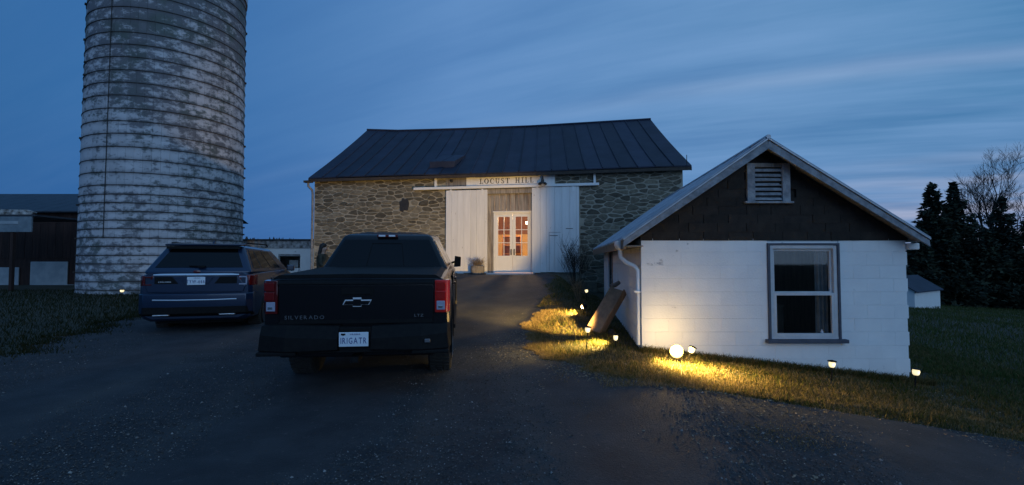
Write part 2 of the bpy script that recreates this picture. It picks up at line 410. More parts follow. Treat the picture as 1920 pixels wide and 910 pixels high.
def axis(a, b, fine, far, step):
    v = list(np.arange(a, b + 1e-6, fine)); s = fine
    p = b
    while p < far: s *= 1.25; p += s; v.append(p)
    p = a; s = fine
    while p > -far: s *= 1.25; p -= s; v.insert(0, p)
    return v
def sheet(name, xs, ys, mt, dz=0, **kw):
    vs = [(x, y, ground_h(x, y) + dz) for y in ys for x in xs]; n = len(xs)
    fs = [(j * n + i, j * n + i + 1, (j + 1) * n + i + 1, (j + 1) * n + i) for j in range(len(ys) - 1) for i in range(n - 1)]
    me = bpy.data.meshes.new(name); me.from_pydata(vs, [], fs); me.materials.append(mt)
    me.polygons.foreach_set('use_smooth', [True] * len(fs))
    return link(name, me, **kw)
sheet('ground', axis(-16, 16, .2, 600, 1), axis(-3, 20, .2, 600, 1), M['soil'], kind='structure')
Rp = [(-6, 9), (3.6, 8), (4.3, 6.4), (4.8, 5.2), (5.1, 3.7), (5.35, 2.1), (5.6, 1.45), (6.0, 1.05), (7, .62), (8, .30), (9.5, .45), (12, .85), (15.2, 1.3), (19, 1.3)]
Lp = [(-6, -7.6), (6.6, -7.6), (8.2, -7.9), (10.9, -8.9), (14, -9.6), (19, -10)]
def wob(y, s): return .10 * math.sin(y * 3.1 + s) + .06 * math.sin(y * 7.7 + s * 2) + .04 * math.sin(y * 17 + s)
def redge(y): return lerp_pts(Rp, y) + wob(y, 1) * (1 if y < 15 else 0)
def ledge(y): return lerp_pts(Lp, y) + 2 * wob(y, 4)
ys = list(np.arange(-6, 4.2, .2)) + list(np.arange(4.2, 6.2, .04)) + list(np.arange(6.2, 18.6, .12))
vs = []; fs = []; n = 100
for j, y in enumerate(ys):
    a, b = ledge(y), redge(y)
    for i in range(n):
        t = i / (n - 1); x = a + (b - a) * t
        yy = min(y, yend(x)); e = min(t, 1 - t) * (b - a)
        vs.append((x, yy, ground_h(x, yy) + .030 * min(1, e / .12) - .012 + min(1, e) * (.008 * math.sin(x * 2.2 + .6 * math.sin(yy)) - .005 * sum(math.exp(-((x - c_ - .25 * math.sin(yy * .5)) / .16) ** 2) for c_ in (-4.6, -3.1, -.95, .0)) + .003 * math.sin(yy * 5 + x * 3) * math.sin(x * 7))))
for j in range(len(ys) - 1):
    for i in range(n - 1): fs.append((j * n + i, j * n + i + 1, (j + 1) * n + i + 1, (j + 1) * n + i))
me = bpy.data.meshes.new('driveway'); me.from_pydata(vs, [], fs); me.materials.append(M['asphalt'])
me.polygons.foreach_set('use_smooth', [True] * len(fs))
link('driveway', me, kind='structure')
# far hills
def ridge_obj(name, pts, depth, mt, step, seed, amp, **kw):
    r = random.Random(seed); mb = MB(); rings = []
    (x0, y0, h0) = pts[0]
    xs = np.arange(pts[0][0], pts[-1][0], step)
    prev = None; vs = []; fs = []
    for i, x in enumerate(xs):
        y = lerp_pts([(p[0], p[1]) for p in pts], x); h = lerp_pts([(p[0], p[2]) for p in pts], x) + amp * (r.random() - .5) + amp * math.sin(x * .13) * .6
        vs += [(x, y - depth, -8), (x, y - depth * .4, h * .8), (x, y, h), (x, y + depth, -8)]
    for i in range(len(xs) - 1):
        for k in range(3): fs.append((i * 4 + k, (i + 1) * 4 + k, (i + 1) * 4 + k + 1, i * 4 + k + 1))
    mb.add(vs, fs); return mb.build(name, mt, smooth=60, **kw)
ridge_obj('hills', [(-500, 330, 14), (-260, 330, 15), (-150, 340, 12), (-60, 360, 8), (200, 380, 1), (500, 360, 6)], 80, M['hill'], 10, 3, 1.2, kind='structure')
# far bare wood on the horizon: twiggy verticals
mb = MB(); r = random.Random(5)
for i in range(2600):
    x = r.uniform(-330, -70); y = 200 + r.uniform(-15, 20); h = 8.6 + r.uniform(-2.4, 1.6) + 1.1 * math.sin(x * .11)
    w = r.uniform(.5, 1.3)
    mb.add([(x - w, y, -1), (x + w, y, -1), (x + w * 1.2, y + .3, h * .7), (x, y, h), (x - w * 1.2, y - .3, h * .65)], [(0, 1, 2, 3, 4)])
mb.build('far_wood', M['far_wood'], kind='stuff')

# ------------------------------------------------------------------ grass, leaves, pebbles
def in_shed(x, y): return 7.27 < y < 14.4 and x > 1.98 + .11 * (y - 7.3) - .01 and x < 6.06 + .11 * (y - 7.3)
def blades(name, n, sampler, hgt, wid, mt, seed, **kw):
    rg = np.random.default_rng(seed); rr = random.Random(seed)
    P = []; 
    while len(P) < n:
        q = sampler(rr)
        if q is None: continue
        P.append((q[0], q[1], ground_h(q[0], q[1]), q[2] if len(q) > 2 else 1.0))
    P = np.array(P); N = len(P)
    a = rg.uniform(0, 2 * np.pi, N); h = hgt * rg.uniform(.45, 1.25, N) * P[:, 3]; w = wid * rg.uniform(.6, 1.3, N) * np.sqrt(P[:, 3])
    lean = rg.uniform(.1, 1.1, N) * h; la = rg.uniform(0, 2 * np.pi, N)
    dx, dy = np.cos(a) * w, np.sin(a) * w; lx, ly = np.cos(la) * lean, np.sin(la) * lean
    V = np.zeros((N, 5, 3))
    V[:, 0] = np.stack([P[:, 0] - dx, P[:, 1] - dy, P[:, 2] - .01], 1)
    V[:, 1] = np.stack([P[:, 0] + dx, P[:, 1] + dy, P[:, 2] - .01], 1)
    V[:, 2] = np.stack([P[:, 0] + dx * .8 + lx * .4, P[:, 1] + dy * .8 + ly * .4, P[:, 2] + h * .6], 1)
    V[:, 3] = np.stack([P[:, 0] - dx * .8 + lx * .4, P[:, 1] - dy * .8 + ly * .4, P[:, 2] + h * .6], 1)
    V[:, 4] = np.stack([P[:, 0] + lx, P[:, 1] + ly, P[:, 2] + h], 1)
    me = bpy.data.meshes.new(name); me.vertices.add(N * 5); me.vertices.foreach_set('co', V.ravel())
    idx = (np.arange(N)[:, None] * 5 + np.array([0, 1, 2, 3, 3, 2, 4])[None]).ravel()
    me.loops.add(N * 7); me.loops.foreach_set('vertex_index', idx)
    me.polygons.add(N * 2); st = (np.arange(N)[:, None] * 7 + np.array([0, 4])[None]).ravel()
    me.polygons.foreach_set('loop_start', st)
    me.update(calc_edges=True); me.validate(); me.materials.append(mt)
    return link(name, me, kind='stuff', **kw)
def s_near(r):
    if r.random() < .05: return (r.uniform(1.95, 6.3), r.uniform(7.12, 7.26), r.uniform(1.2, 2.6))
    y = 4.4 + 10.5 * r.random() ** 1.6; x = r.uniform(.0, 9.5)
    if r.random() < .35 and math.sin(x * 5.1 + 2 * math.sin(y * 3.3)) + math.sin(y * 6.7 + x * 2) < 0: return None
    if x < redge(y) + .02 or in_shed(x, y): return None
    if x > 2.6 and y > 9 and x < 7.2: return None
    return (x, y, (1.0 if r.random() < .85 else 1.6) * (1 + .35 * math.sin(x * 4.3 + y * 2.7) * math.sin(y * 5.1)))
blades('grass', 120000, s_near, .045, .0032, M['grass'], 1, label='short green and straw coloured grass beside the drive and around the white shed', cat='grass')
def s_far(r):
    y = 5.5 + 36 * r.random() ** 1.3; x = r.uniform(6.2, 9) + (y - 5) * 1.1 * r.random()
    if in_shed(x, y): return None
    return (x, y, 1.2 + y * .06)
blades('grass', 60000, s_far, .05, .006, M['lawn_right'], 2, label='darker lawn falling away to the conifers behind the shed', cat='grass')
def s_left(r):
    y = 5.5 + 15 * r.random() ** 1.2; x = ledge(y) - 22 * r.random() ** 1.5
    if r.random() < .12: x = ledge(y) + abs(r.gauss(0, .28))
    d = math.hypot(x + 15.28, y - 21.03)
    return None if d < 2.98 else (x, y, 1 + y * .05)
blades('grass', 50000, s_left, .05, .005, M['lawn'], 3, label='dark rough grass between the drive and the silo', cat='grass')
def s_straw(r):
    t = r.random()
    if t < .45:
        y = r.uniform(5.6, 10.5); x = redge(y) + abs(r.gauss(0, .22)) - .12
    elif t < .8: x = r.uniform(1.0, 5.4); y = 5.55 - .0 * x + abs(r.gauss(0, .35)) - .25
    else: x = r.uniform(.5, 5); y = r.uniform(5.6, 7.2)
    return (x, y) if not in_shed(x, y) else None
blades('dry_grass', 26000, s_straw, .05, .003, M['straw'], 4, label='dead straw coloured grass along the edge of the drive', cat='grass')
def scatter(name, n, samp, mt, seed, kind_, **kw):
    r = random.Random(seed); mb = MB(); c = 0
    while c < n:
        q = samp(r)
        if q is None: continue
        c += 1; x, y, s = q; z = ground_h(x, y) + (.018 if x < redge(y) else .004)
        a = r.uniform(0, 6.28); ca, sa = math.cos(a), math.sin(a)
        if kind_ == 'leaf':
            pts = [(-1, 0, .1), (-.3, .45, .25 + r.random() * .6), (.6, .35, .2), (1, 0, .3 + r.random() * .5), (.4, -.4, .3), (-.4, -.35, r.random() * .7)]
            mb.add([(x + (u * ca - v * sa) * s, y + (u * sa + v * ca) * s, z + w * s * .7) for u, v, w in pts], [(0, 1, 2, 3), (0, 3, 4, 5)])
        else:
            pts = [(1, 0, 0), (.1, .8, 0), (-.9, .2, 0), (-.2, -.9, 0), (r.uniform(-.3, .3), r.uniform(-.3, .3), .8)]
            mb.add([(x + (u * ca - v * sa) * s, y + (u * sa + v * ca) * s, z + (w - .15) * s) for u, v, w in pts], [(0, 1, 4), (1, 2, 4), (2, 3, 4), (3, 0, 4)])
    me = mb.mesh(name, mt, fix=False); return link(name, me, kind='stuff', **kw)
def lf(r):
    if r.random() < .55:
        x = r.uniform(.3, 6.5); y = r.uniform(1.9, 6.8)
        if math.sin(x * 2.3 + y * 1.1) + math.sin(y * 3.7 - x) + r.uniform(-1, 1) < .2: return None
    elif r.random() < .6:
        y = r.uniform(5.2, 9); x = redge(y) + r.gauss(-.1, .35)
    else: x = r.uniform(.8, 8); y = r.uniform(4.6, 7.3)
    return None if in_shed(x, y) else (x, y, r.uniform(.008, .022))
scatter('dead_leaves', 5200, lf, M['leaf'], 11, 'leaf', label='curled dead leaves and straw scattered over the right side of the drive', cat='leaves')
def grit(r):
    y = 1.7 + 6.5 * r.random() ** 1.6; x = r.uniform(-1.12 * y, 1.1 * y)
    if x < ledge(y) or x > redge(y): return None
    return (x, y, r.uniform(.004, .011))
scatter('fine_gravel', 60000, grit, M['grit'], 13, 'peb', label='dark angular gravel covering the drive', cat='gravel')
def tuft(r):
    x = r.uniform(.6, 6.5); y = r.uniform(3.2, 5.5)
    if math.sin(x * 2.9 + 1.7 * math.sin(y * 2.1)) + math.sin(y * 4.3 + x) + r.uniform(-.6, .6) < 1.0 - (y - 4.4) * .8: return None
    return (x, y, .8)
blades('weeds', 9000, tuft, .035, .0035, M['straw'], 6, label='thin dead weeds creeping over the edge of the gravel on the right', cat='weeds')
def pb(r):
    y = 1.7 + 9 * r.random() ** 1.7; x = r.uniform(-1.15 * y, 1.0 * y)
    if x < ledge(y) or x > redge(y): return None
    s = r.uniform(.003, .009) if r.random() < .95 else r.uniform(.010, .020)
    return (x, y, s)
scatter('gravel', 8000, pb, M['pebble'], 12, 'peb', label='loose pale gravel on the dark drive', cat='gravel')

# ------------------------------------------------------------------ stone barn
barn = thing('stone_barn', (BX, BY, 0), 'long field stone barn with a dark metal roof and white sliding doors', 'barn', rot=(0, 0, -BPH))
def clip(poly, a, b, c):     # keep a*x+b*z<=c
    out = []
    for i in range(len(poly)):
        p, q = poly[i], poly[(i + 1) % len(poly)]; dp = a * p[0] + b * p[1] - c; dq = a * q[0] + b * q[1] - c
        if dp <= 0: out.append(p)
        if (dp < 0) != (dq < 0) and dp != dq:
            t = dp / (dp - dq); out.append((p[0] + (q[0] - p[0]) * t, p[1] + (q[1] - p[1]) * t))
    return out
def area(p): return abs(sum(p[i][0] * p[(i + 1) % len(p)][1] - p[(i + 1) % len(p)][0] * p[i][1] for i in range(len(p)))) / 2
def stones(x0, x1, z0, z1, seed, sx=.36, sz=.125, gap=.016):
    r = random.Random(seed); S = []
    for j in range(int((z1 - z0) / sz) + 3):
        off = r.random()
        for i in range(int((x1 - x0) / sx) + 3):
            if r.random() < .16: continue
            S.append((x0 + (i - 1 + off + r.uniform(-.38, .38)) * sx, z0 + (j - .5 + r.uniform(-.42, .42)) * sz))
    out = []; k = 2.3
    for (x, z) in S:
        if not (x0 < x < x1 and z0 < z < z1): continue
        P = [(x0, z0), (x1, z0), (x1, z1), (x0, z1)]
        for (u, v) in S:
            if abs(u - x) > 3 * sx or abs(v - z) > 4.5 * sz or (u == x and v == z): continue
            a, b = (u - x), (v - z) * k * k
            P = clip(P, a, b, a * (u + x) / 2 + b * (v + z) / 2)
            if len(P) < 3: break
        if len(P) < 3 or area(P) < .006: continue
        cx = sum(p[0] for p in P) / len(P); cz = sum(p[1] for p in P) / len(P)
        g = gap * r.uniform(.7, 1.9)
        hw = max(abs(p[0] - cx) for p in P); hh = max(abs(p[1] - cz) for p in P)
        fx, fz = max(.3, 1 - g / hw), max(.3, 1 - g / hh)
        P = [(cx + (p[0] - cx) * fx, cz + (p[1] - cz) * fz) for p in P]
        Q = []                       # one Chaikin pass rounds the corners
        for i in range(len(P)):
            p, q = P[i], P[(i + 1) % len(P)]; t = r.uniform(.14, .3)
            Q += [(p[0] * (1 - t) + q[0] * t, p[1] * (1 - t) + q[1] * t), (p[0] * t + q[0] * (1 - t), p[1] * t + q[1] * (1 - t))]
        out.append((cx, cz, Q, area(Q), r.uniform(.008, .035), r.uniform(.80, .93)))
    return out
def stone_mb(mb, s):
    cx, cz, Q, A, d, k = s; n = len(Q)
    ring = lambda f, y: [(cx + (x - cx) * f, y, cz + (z - cz) * f) for x, z in Q]
    vs = ring(1, .012) + ring(1, -d * .45) + ring(k, -d) ; fs = []
    for a in (0, n):
        for i in range(n): fs.append((a + i, a + (i + 1) % n, a + n + (i + 1) % n, a + n + i))
    fs.append(tuple(2 * n + i for i in range(n))); mb.add(vs, fs)
BW, EZ = 13.45, 4.60
# mortar walls with the door opening left out
mb = MB()
mb.box(0, 6.70, 0, .5, -1.0, EZ); mb.box(8.50, BW, 0, .5, -1.0, EZ); mb.box(6.70, 8.50, .03, .5, 4.02, EZ); mb.box(6.70, 8.50, 0.003, .5, -1, .98)
mb.box(0, .5, .5, 8.6, -1.5, EZ); mb.box(BW - .5, BW, .5, 8.6, -1.5, EZ); mb.box(0, BW, 8.6, 9.1, -1.5, EZ)
for x, ax in ((0.003, 0.05), (BW - .503, BW - 1.12)): mb.add([(x, .02, EZ), (x, 9.08, EZ), (ax, 4.55, 7.36), (x + .5, .02, EZ), (x + .5, 9.08, EZ), (ax + .5, 4.55, 7.36)], [(0, 1, 2), (5, 4, 3), (0, 3, 4, 1), (1, 4, 5, 2), (2, 5, 3, 0)])
wall = mb.build('wall', M['mortar'], barn)
def hidden(s):               # behind the sliding doors, the track, or under the ground
    x, z = s[0], s[1]
    return (5.35 < x < 9.95 and 1.0 < z < 4.0)
ST = []
ST += [s for s in stones(.02, 5.24, -.2, 4.55, 3) if not (3.42 < s[0] < 3.84 and 3.24 < s[1] < 3.76)]
ST += stones(10.04, BW - .02, -.2, 4.55, 4)
ST += stones(5.24, 10.04, 4.12, 4.55, 5) if False else []
ST += stones(9.2, 10.04, 4.13, 4.55, 6)
vis = [s for s in ST if (s[0] < 5.3 and s[1] > 1.2) or (s[0] > 9.1 and s[1] > .4 and s[0] - 10 < 3.5 and (s[1] > 1.2 + (s[0] - 10.4) * .95))]
vis.sort(key=lambda s: -s[3]); keep = set(id(s) for s in vis[:296])
rest = MB()
for s in ST:
    if id(s) in keep:
        mb = MB(); cx, cz = s[0], s[1]
        s2 = (0, 0, [(x - cx, z - cz) for x, z in s[2]], s[3], s[4], s[5])
        stone_mb(mb, s2); mb.build('stone', M['stone'], wall, loc=(cx, 0, cz))
    else: stone_mb(rest, s)
rest.build('small_stones', M['stone'], wall, kind='stuff')
# iron ornament / blocked putlog hole
mb = MB(); mb.prism([(3.47, 3.30), (3.60, 3.27), (3.62, 3.33), (3.80, 3.33), (3.82, 3.60), (3.78, 3.74), (3.70, 3.76), (3.66, 3.72), (3.62, 3.78), (3.54, 3.78), (3.53, 3.68), (3.44, 3.66), (3.46, 3.5)], -.03, .02)
mb.build('iron_patch', M['iron'], barn, bevel=.008)
# roof: bent ridge, standing seam panels
def rz_front(s):   # ridge height and setback along the roof
    return lerp_pts([(-.2, 7.72), (1.3, 7.60), (4.6, 7.53), (8, 7.50), (12.9, 7.56)], s)
roof = thing('roof', (0, 0, 0), None, None); roof.parent = barn
edges = np.linspace(0, 1, 25)
def rp(t, q, dz=0):          # t along the barn, q from eave 0 to ridge 1
    xe = -.09 + t * 13.78; xr = -.16 + t * 13.12; ye = -.28; yr = 4.5
    ze = 4.60 + .02 * math.sin(t * 9); zr = rz_front(xr)
    sag = -.06 * math.sin(math.pi * q)
    return Vector((xe + (xr - xe) * q, ye + (yr - ye) * q, ze + (zr - ze) * q + sag + dz))
def rb(t, q, dz=0):
    p = rp(t, q, dz); p.y = 9.0 - p.y + (.0); return p
for k in range(24):
    mb = MB(); a, b = edges[k] + .0004, edges[k + 1] - .0004
    for f in (rp,):
        rings = []
        for q in (0, .25, .5, .75, 1): rings.append([f(a, q), f(b, q), f(b, q, -.04), f(a, q, -.04)])
        mb.loft(rings)
    mb.build('roof_panel', M['roof_metal'], roof)
for k in range(1, 24):
    mb = MB(); t = edges[k]; mb.tube([rp(t, q, .018) for q in (0, .25, .5, .75, 1)], .02, 5); mb.build('roof_seam', M['roof_metal'], roof)
mb = MB(); mb.loft([[rb(t, 0), rb(t, 1), rb(t, 1, -.04), rb(t, 0, -.04)] for t in (0, .25, .5, .75, 1)]); mb.build('back_slope', M['roof_metal'], roof)
mb = MB(); mb.tube([rp(t, 1, .02) for t in (0, .12, .35, .6, .8, 1)], .05, 6); mb.build('ridge_cap', M['roof_metal'], roof)
mb = MB(); mb.loft([[rp(t, 0, -.045) + Vector((0, .01, 0)), rp(t, 0, -.045) + Vector((0, .06, 0)), rp(t, 0, -.15) + Vector((0, .06, 0)), rp(t, 0, -.15) + Vector((0, .01, 0))] for t in (0, .5, 1)]); mb.build('eave_board', M['rust'], roof)
mb = MB(); mb.loft([[rp(t, .02, -.16), rp(t, .06, -.13) + Vector((0, .1, 0)), rp(t, .06, -.2) + Vector((0, .1, 0)), rp(t, .02, -.2)] for t in (0, 1)]); mb.build('soffit', M['rust'], roof)
for t in (0, 1):
    mb = MB(); mb.loft([[rp(t, q, -.045), rp(t, q, -.17), rp(t, q, -.17) + Vector((.03 * (1 if t == 0 else -1), 0, 0)), rp(t, q, -.045) + Vector((.03 * (1 if t == 0 else -1), 0, 0))] for q in (0, .5, 1)]); mb.build('rake_board', M['rust'], roof)
# hatch in the roof
c0, c1 = rp(.335, .12), rp(.405, .12); d0, d1 = rp(.352, .34), rp(.42, .34)
mb = MB(); up = Vector((0, 0, .24)); mb.loft([[c0 + up, c1 + up, c1, c0], [d0 + up * .35, d1 + up * .35, d1, d0]]); mb.build('roof_hatch', M['roof_metal'], roof, bevel=.01)
mb = MB(); m0, m1 = (c0 + c1) / 2 + up, (d0 + d1) / 2 + up * .35; mb.tube([m0, m1], .015, 5); mb.build('roof_seam', M['roof_metal'], roof)
# gutter elbow and downspout on the left corner
mb = MB(); mb.tube([(-.12, -.22, 4.44), (-.12, -.22, 4.30), (-.02, -.12, 4.15), (-.03, -.07, 4.0), (-.03, -.07, .25)], .045, 8); mb.build('downspout', M['old_grey'], barn, smooth=50)
mb = MB(); mb.box(-.26, .06, -.33, -.17, 4.42, 4.50); mb.build('gutter_end', M['rust'], barn, bevel=.01)
mb = MB(); mb.tube([(BW + .08, -.3, 4.60), (BW + .08, -.3, 4.95)], .012, 6); mb.build('roof_rod', M['iron'], barn)
# frame of the big doorway: head beam, weathered boards, side jamb
mb = MB(); mb.box(6.55, 8.6, -.05, .12, 3.86, 4.03); mb.build('head_beam', M['grey_wood'], barn, bevel=.01)
infill = thing('board_infill', (0, 0, 0), None, None); infill.parent = barn
x = 6.72
while x < 8.42:
    w = rnd.uniform(.13, .21); w = min(w, 8.44 - x)
    if w < .02: break
    z0 = 3.25 if x > 6.93 else 1.02
    if z0 > 2: pass
    else: w = min(.15, 7.02 - x) if x < 6.93 else w
    mb = MB(); mb.box(x, x + w - .008, .06 + rnd.uniform(0, .012), .10, z0, 3.88); mb.build('board', M['grey_wood'], infill, bevel=.003)
    x += w
mb = MB(); mb.box(8.40, 8.49, .02, .10, 1.02, 3.87); mb.build('board', M['grey_wood'], infill)
mb = MB(); mb.box(5.24, 6.0, -.04, 0.02, 4.12, 4.52); mb.build('header_board', M['grey_wood'], barn, bevel=.005)
# french doors
fx0, fx1, fz0, fz1 = 6.985, 8.36, 1.05, 3.20
mb = MB(); 
mb.box(fx0, fx0 + .05, .045, .15, fz0, fz1); mb.box(fx1 - .05, fx1, .045, .15, fz0, fz1); mb.box(fx0 + .05, fx1 - .05, .045, .15, fz1 - .055, fz1); mb.box(fx0 - .02, fx1 + .02, .01, .16, fz1, fz1 + .04)
mb.build('door_frame', M['white_paint'], barn, bevel=.005)
mb = MB(); mb.box(6.75, 8.46, -.10, .12, .99, 1.045); mb.build('door_sill', M['white_wood'], barn, bevel=.006)
fm = (fx0 + fx1) / 2
for (a, b, hs) in ((fx0 + .055, fm - .004, 1), (fm + .004, fx1 - .055, -1)):
    d = thing('french_door', (a, .08, 1.055), None, None); d.parent = barn
    w = b - a; H = fz1 - .06 - 1.055; st = .10
    gz0, gz1 = .60, H - .10
    mb = MB(); mb.box(0, st, 0, .045, 0, H); mb.box(w - st, w, 0, .045, 0, H); mb.box(st, w - st, 0.001, .044, 0, gz0); mb.box(st, w - st, 0.001, .044, gz1, H)
    mb.build('door_leaf', M['white_paint'], d, bevel=.004)
    mb = MB(); mb.box(st + .03, w - st - .03, -.006, .001, .10, gz0 - .10); mb.build('door_panel', M['white_paint'], d, bevel=.004)
    mb = MB(); mb.box(w / 2 - .011, w / 2 + .011, .008, .036, gz0, gz1)
    hz = (gz1 - gz0) / 3
    for q in (1, 2): mb.box(st, w - st, .009, .035, gz0 + q * hz - .011, gz0 + q * hz + .011)
    mb.build('glazing_bar', M['white_paint'], d)
    for i in range(2):
        for q in range(3):
            xa = st if i == 0 else w / 2 + .011; xb = w / 2 - .011 if i == 0 else w - st
            mb = MB(); mb.box(xa, xb, .019, .023, gz0 + q * hz + (.011 if q else 0), gz0 + (q + 1) * hz - (.011 if q < 2 else 0)); mb.build('pane', M['glass_thin'], d)
    hx = w - .05 if hs == 1 else .05
    mb = MB(); mb.box(hx - .02, hx + .02, -.012, .0, gz0 + .02, gz0 + .24); mb.tube([(hx, -.012, gz0 + .07), (hx, -.06, gz0 + .07), (hx, -.06, gz0 + .20), (hx, -.012, gz0 + .20)], .011, 6)
    mb.build('handle', M['iron'], d)
# interior seen through the panes
mb = MB(); mb.box(5.0, 10.2, .5, 5.6, .93, 1.02); mb.box(5.0, 10.2, 5.6, 5.7, 1.02, 2.72); mb.build('interior_wall', M['interior'], barn)
mb = MB(); mb.box(5.0, 10.2, 5.55, 5.7, 2.72, 4.3); mb.box(4.9, 5.0, .5, 5.6, 1.02, 4.3); mb.box(10.2, 10.3, .5, 5.6, 1.02, 4.3); mb.box(4.9, 10.3, .5, 5.6, 4.3, 4.36)
mb.build('interior_boards', M['interior_wood'], barn)
tb = lambda x, y, z: barn.matrix_basis @ Vector((x, y, z))
bpy.context.view_layer.update()
BM_ = Matrix.Translation((BX, BY, 0)) @ Matrix.Rotation(-BPH, 4, 'Z')
def bw(x, y, z): return BM_ @ Vector((x, y, z))
def on_barn(name, x, y, z, label, cat, group=None): return thing(name, bw(x, y, z), label, cat, rot=(0, 0, -BPH), group=group)
t = on_barn('pendant_lamp', 7.97, 1.6, 2.93, 'small round lit lamp hanging behind the top left pane of the right glazed door', 'lamp')
mb = MB(); mb.lathe([(.01, -.06), (.05, -.045), (.062, 0), (.05, .045), (.01, .06)], 12); mb.build('bulb', M['bulb'], t, smooth=60)
mb = MB(); mb.tube([(0, 0, .06), (0, 0, 1.36)], .006, 5); mb.build('cord', M['iron'], t)
t = on_barn('bookshelf', 7.25, 2.6, 1.02, 'brown open shelf seen through the left glazed door of the barn', 'shelf')
mb = MB(); mb.box(-.45, -.42, 0, .35, 0, 1.5); mb.box(.30, .33, 0, .35, 0, 1.5); mb.box(-.42, .30, .33, .35, 0, 1.5); mb.build('side_panel', M['interior_wood'], t)
for k in range(5):
    mb = MB(); mb.box(-.42, .30, 0, .33, k * .36, k * .36 + .03); mb.build('shelf', M['interior_wood'], t)
t = on_barn('inner_door', 8.55, 5.5, 1.02, 'reddish brown panelled door inside the barn, seen through the right glazed door', 'door')
mb = MB(); mb.box(0, .09, -.04, .06, 0, 1.5); mb.box(.71, .80, -.04, .06, 0, 1.5); mb.box(.09, .71, -.04, .06, 1.41, 1.5); mb.build('door_frame', M['interior_wood'], t)
mb = MB(); mb.box(.09, .71, -.01, .04, 0, 1.41); mb.box(.17, .63, -.025, -.01, .12, .62); mb.box(.17, .63, -.025, -.01, .74, 1.30); mb.build('door_leaf', M['cardboard'], t)
t = on_barn('wreath', 8.20, 5.55, 1.95, 'small dark wreath on the yellow inside wall behind the right glazed door', 'wreath')
mb = MB(); mb.tube([(.09 * math.cos(a), 0, .09 * math.sin(a)) for a in np.linspace(0, 6.28, 13)], .022, 6); mb.build('ring', M['dry'], t)
ld = bpy.data.lights.new('interior_light', 'POINT'); ld.energy = 380; ld.color = (1, .62, .28); ld.shadow_soft_size = .12
lo = bpy.data.objects.new('interior_light', ld); COL.objects.link(lo); lo.location = bw(7.7, 1.7, 3.3)
# sliding doors: boards, ledges, hangers
def sliding(x0, x1, z0, z1t, z1b, seed, wicket):
    d = thing('sliding_door', (x0, -.10, z0), None, None); d.parent = barn
    r = random.Random(seed); x = 0; W_ = x1 - x0; H = z1t - z0
    while x < W_ - .05:
        w = r.uniform(.19, .30); w = min(w, W_ - x)
        if W_ - x - w < .09: w = W_ - x
        mb = MB(); mb.box(x + .002, x + w - .003, -.03 + r.uniform(-.004, .004), 0, r.uniform(-.012, .012), H - r.uniform(0, .01)); mb.build('plank', M['white_wood'], d, bevel=.003, seg=1); x += w
    for z in (.15, H / 2, H - .25):
        mb = MB(); mb.box(.02, W_ - .02, 0, .03, z, z + .14); mb.build('ledge', M['grey_wood'], d)
    if wicket:
        xa, xb, za = wicket
        mb = MB(); mb.box(xa, xa + .008, -.037, -.033, .05, za); mb.box(xa, xb, -.037, -.033, za, za + .008); mb.build('wicket_joint', M['dark'], d)
        mb = MB(); mb.box(xa + .02, xa + .30, -.043, -.036, za - .12, za - .10); mb.build('hinge', M['iron'], d)
    for q in (.12, .88):
        mb = MB(); mb.box(W_ * q - .035, W_ * q + .035, -.045, -.034, H - .16, H + .03); mb.build('hanger', M['white_paint'], d)
    return d
sliding(5.27, 6.80, 1.035, 4.005, 0, 21, None)
d = sliding(8.385, 10.02, 1.075, 4.04, 0, 22, (.60, 1.0, 1.38))
mb = MB(); mb.box(1.18, 1.42, -.04, -.034, 1.50, 1.52); mb.build('hinge', M['iron'], d)
# track boards
mb = MB(); mb.box(4.05, 10.70, -.17, -.06, 4.05, 4.14); mb.build('door_track', M['white_paint'], barn, bevel=.006)
for x in (4.86, 10.55):
    mb = MB(); mb.box(x - .04, x + .04, -.10, .0, 4.14, 4.50); mb.build('track_bracket', M['white_paint'], barn, bevel=.004)
for x in (5.3, 6.9, 8.4, 9.9):
    mb = MB(); mb.box(x - .03, x + .03, -.05, 0, 4.06, 4.13); mb.build('track_bracket', M['iron'], barn)
# sign with carved serif letters
sign = on_barn('name_sign', 6.0, -.045, 4.145, 'white board lettered LOCUST HILL above the sliding door track', 'sign')
mb = MB(); mb.box(0, 3.18, 0, .035, 0, .33); mb.build('back_board', M['white_wood'], sign, bevel=.004)
mb = MB(); mb.box(.36, 2.62, -.025, -.001, .03, .31); mb.build('letter_board', M['white_wood'], sign, bevel=.004)
def bx(a, b, c, d): return [(a, c), (b, c), (b, d), (a, d)]
def arc(cx, cy, rx, ry, rx2, ry2, a0, a1, n=18):
    o = [(cx + rx * math.cos(R(a0 + (a1 - a0) * i / n)), cy + ry * math.sin(R(a0 + (a1 - a0) * i / n))) for i in range(n + 1)]
    q = [(cx + rx2 * math.cos(R(a0 + (a1 - a0) * i / n)), cy + ry2 * math.sin(R(a0 + (a1 - a0) * i / n))) for i in range(n + 1)]
    return [[o[i], o[i + 1], q[i + 1], q[i]] for i in range(n)]
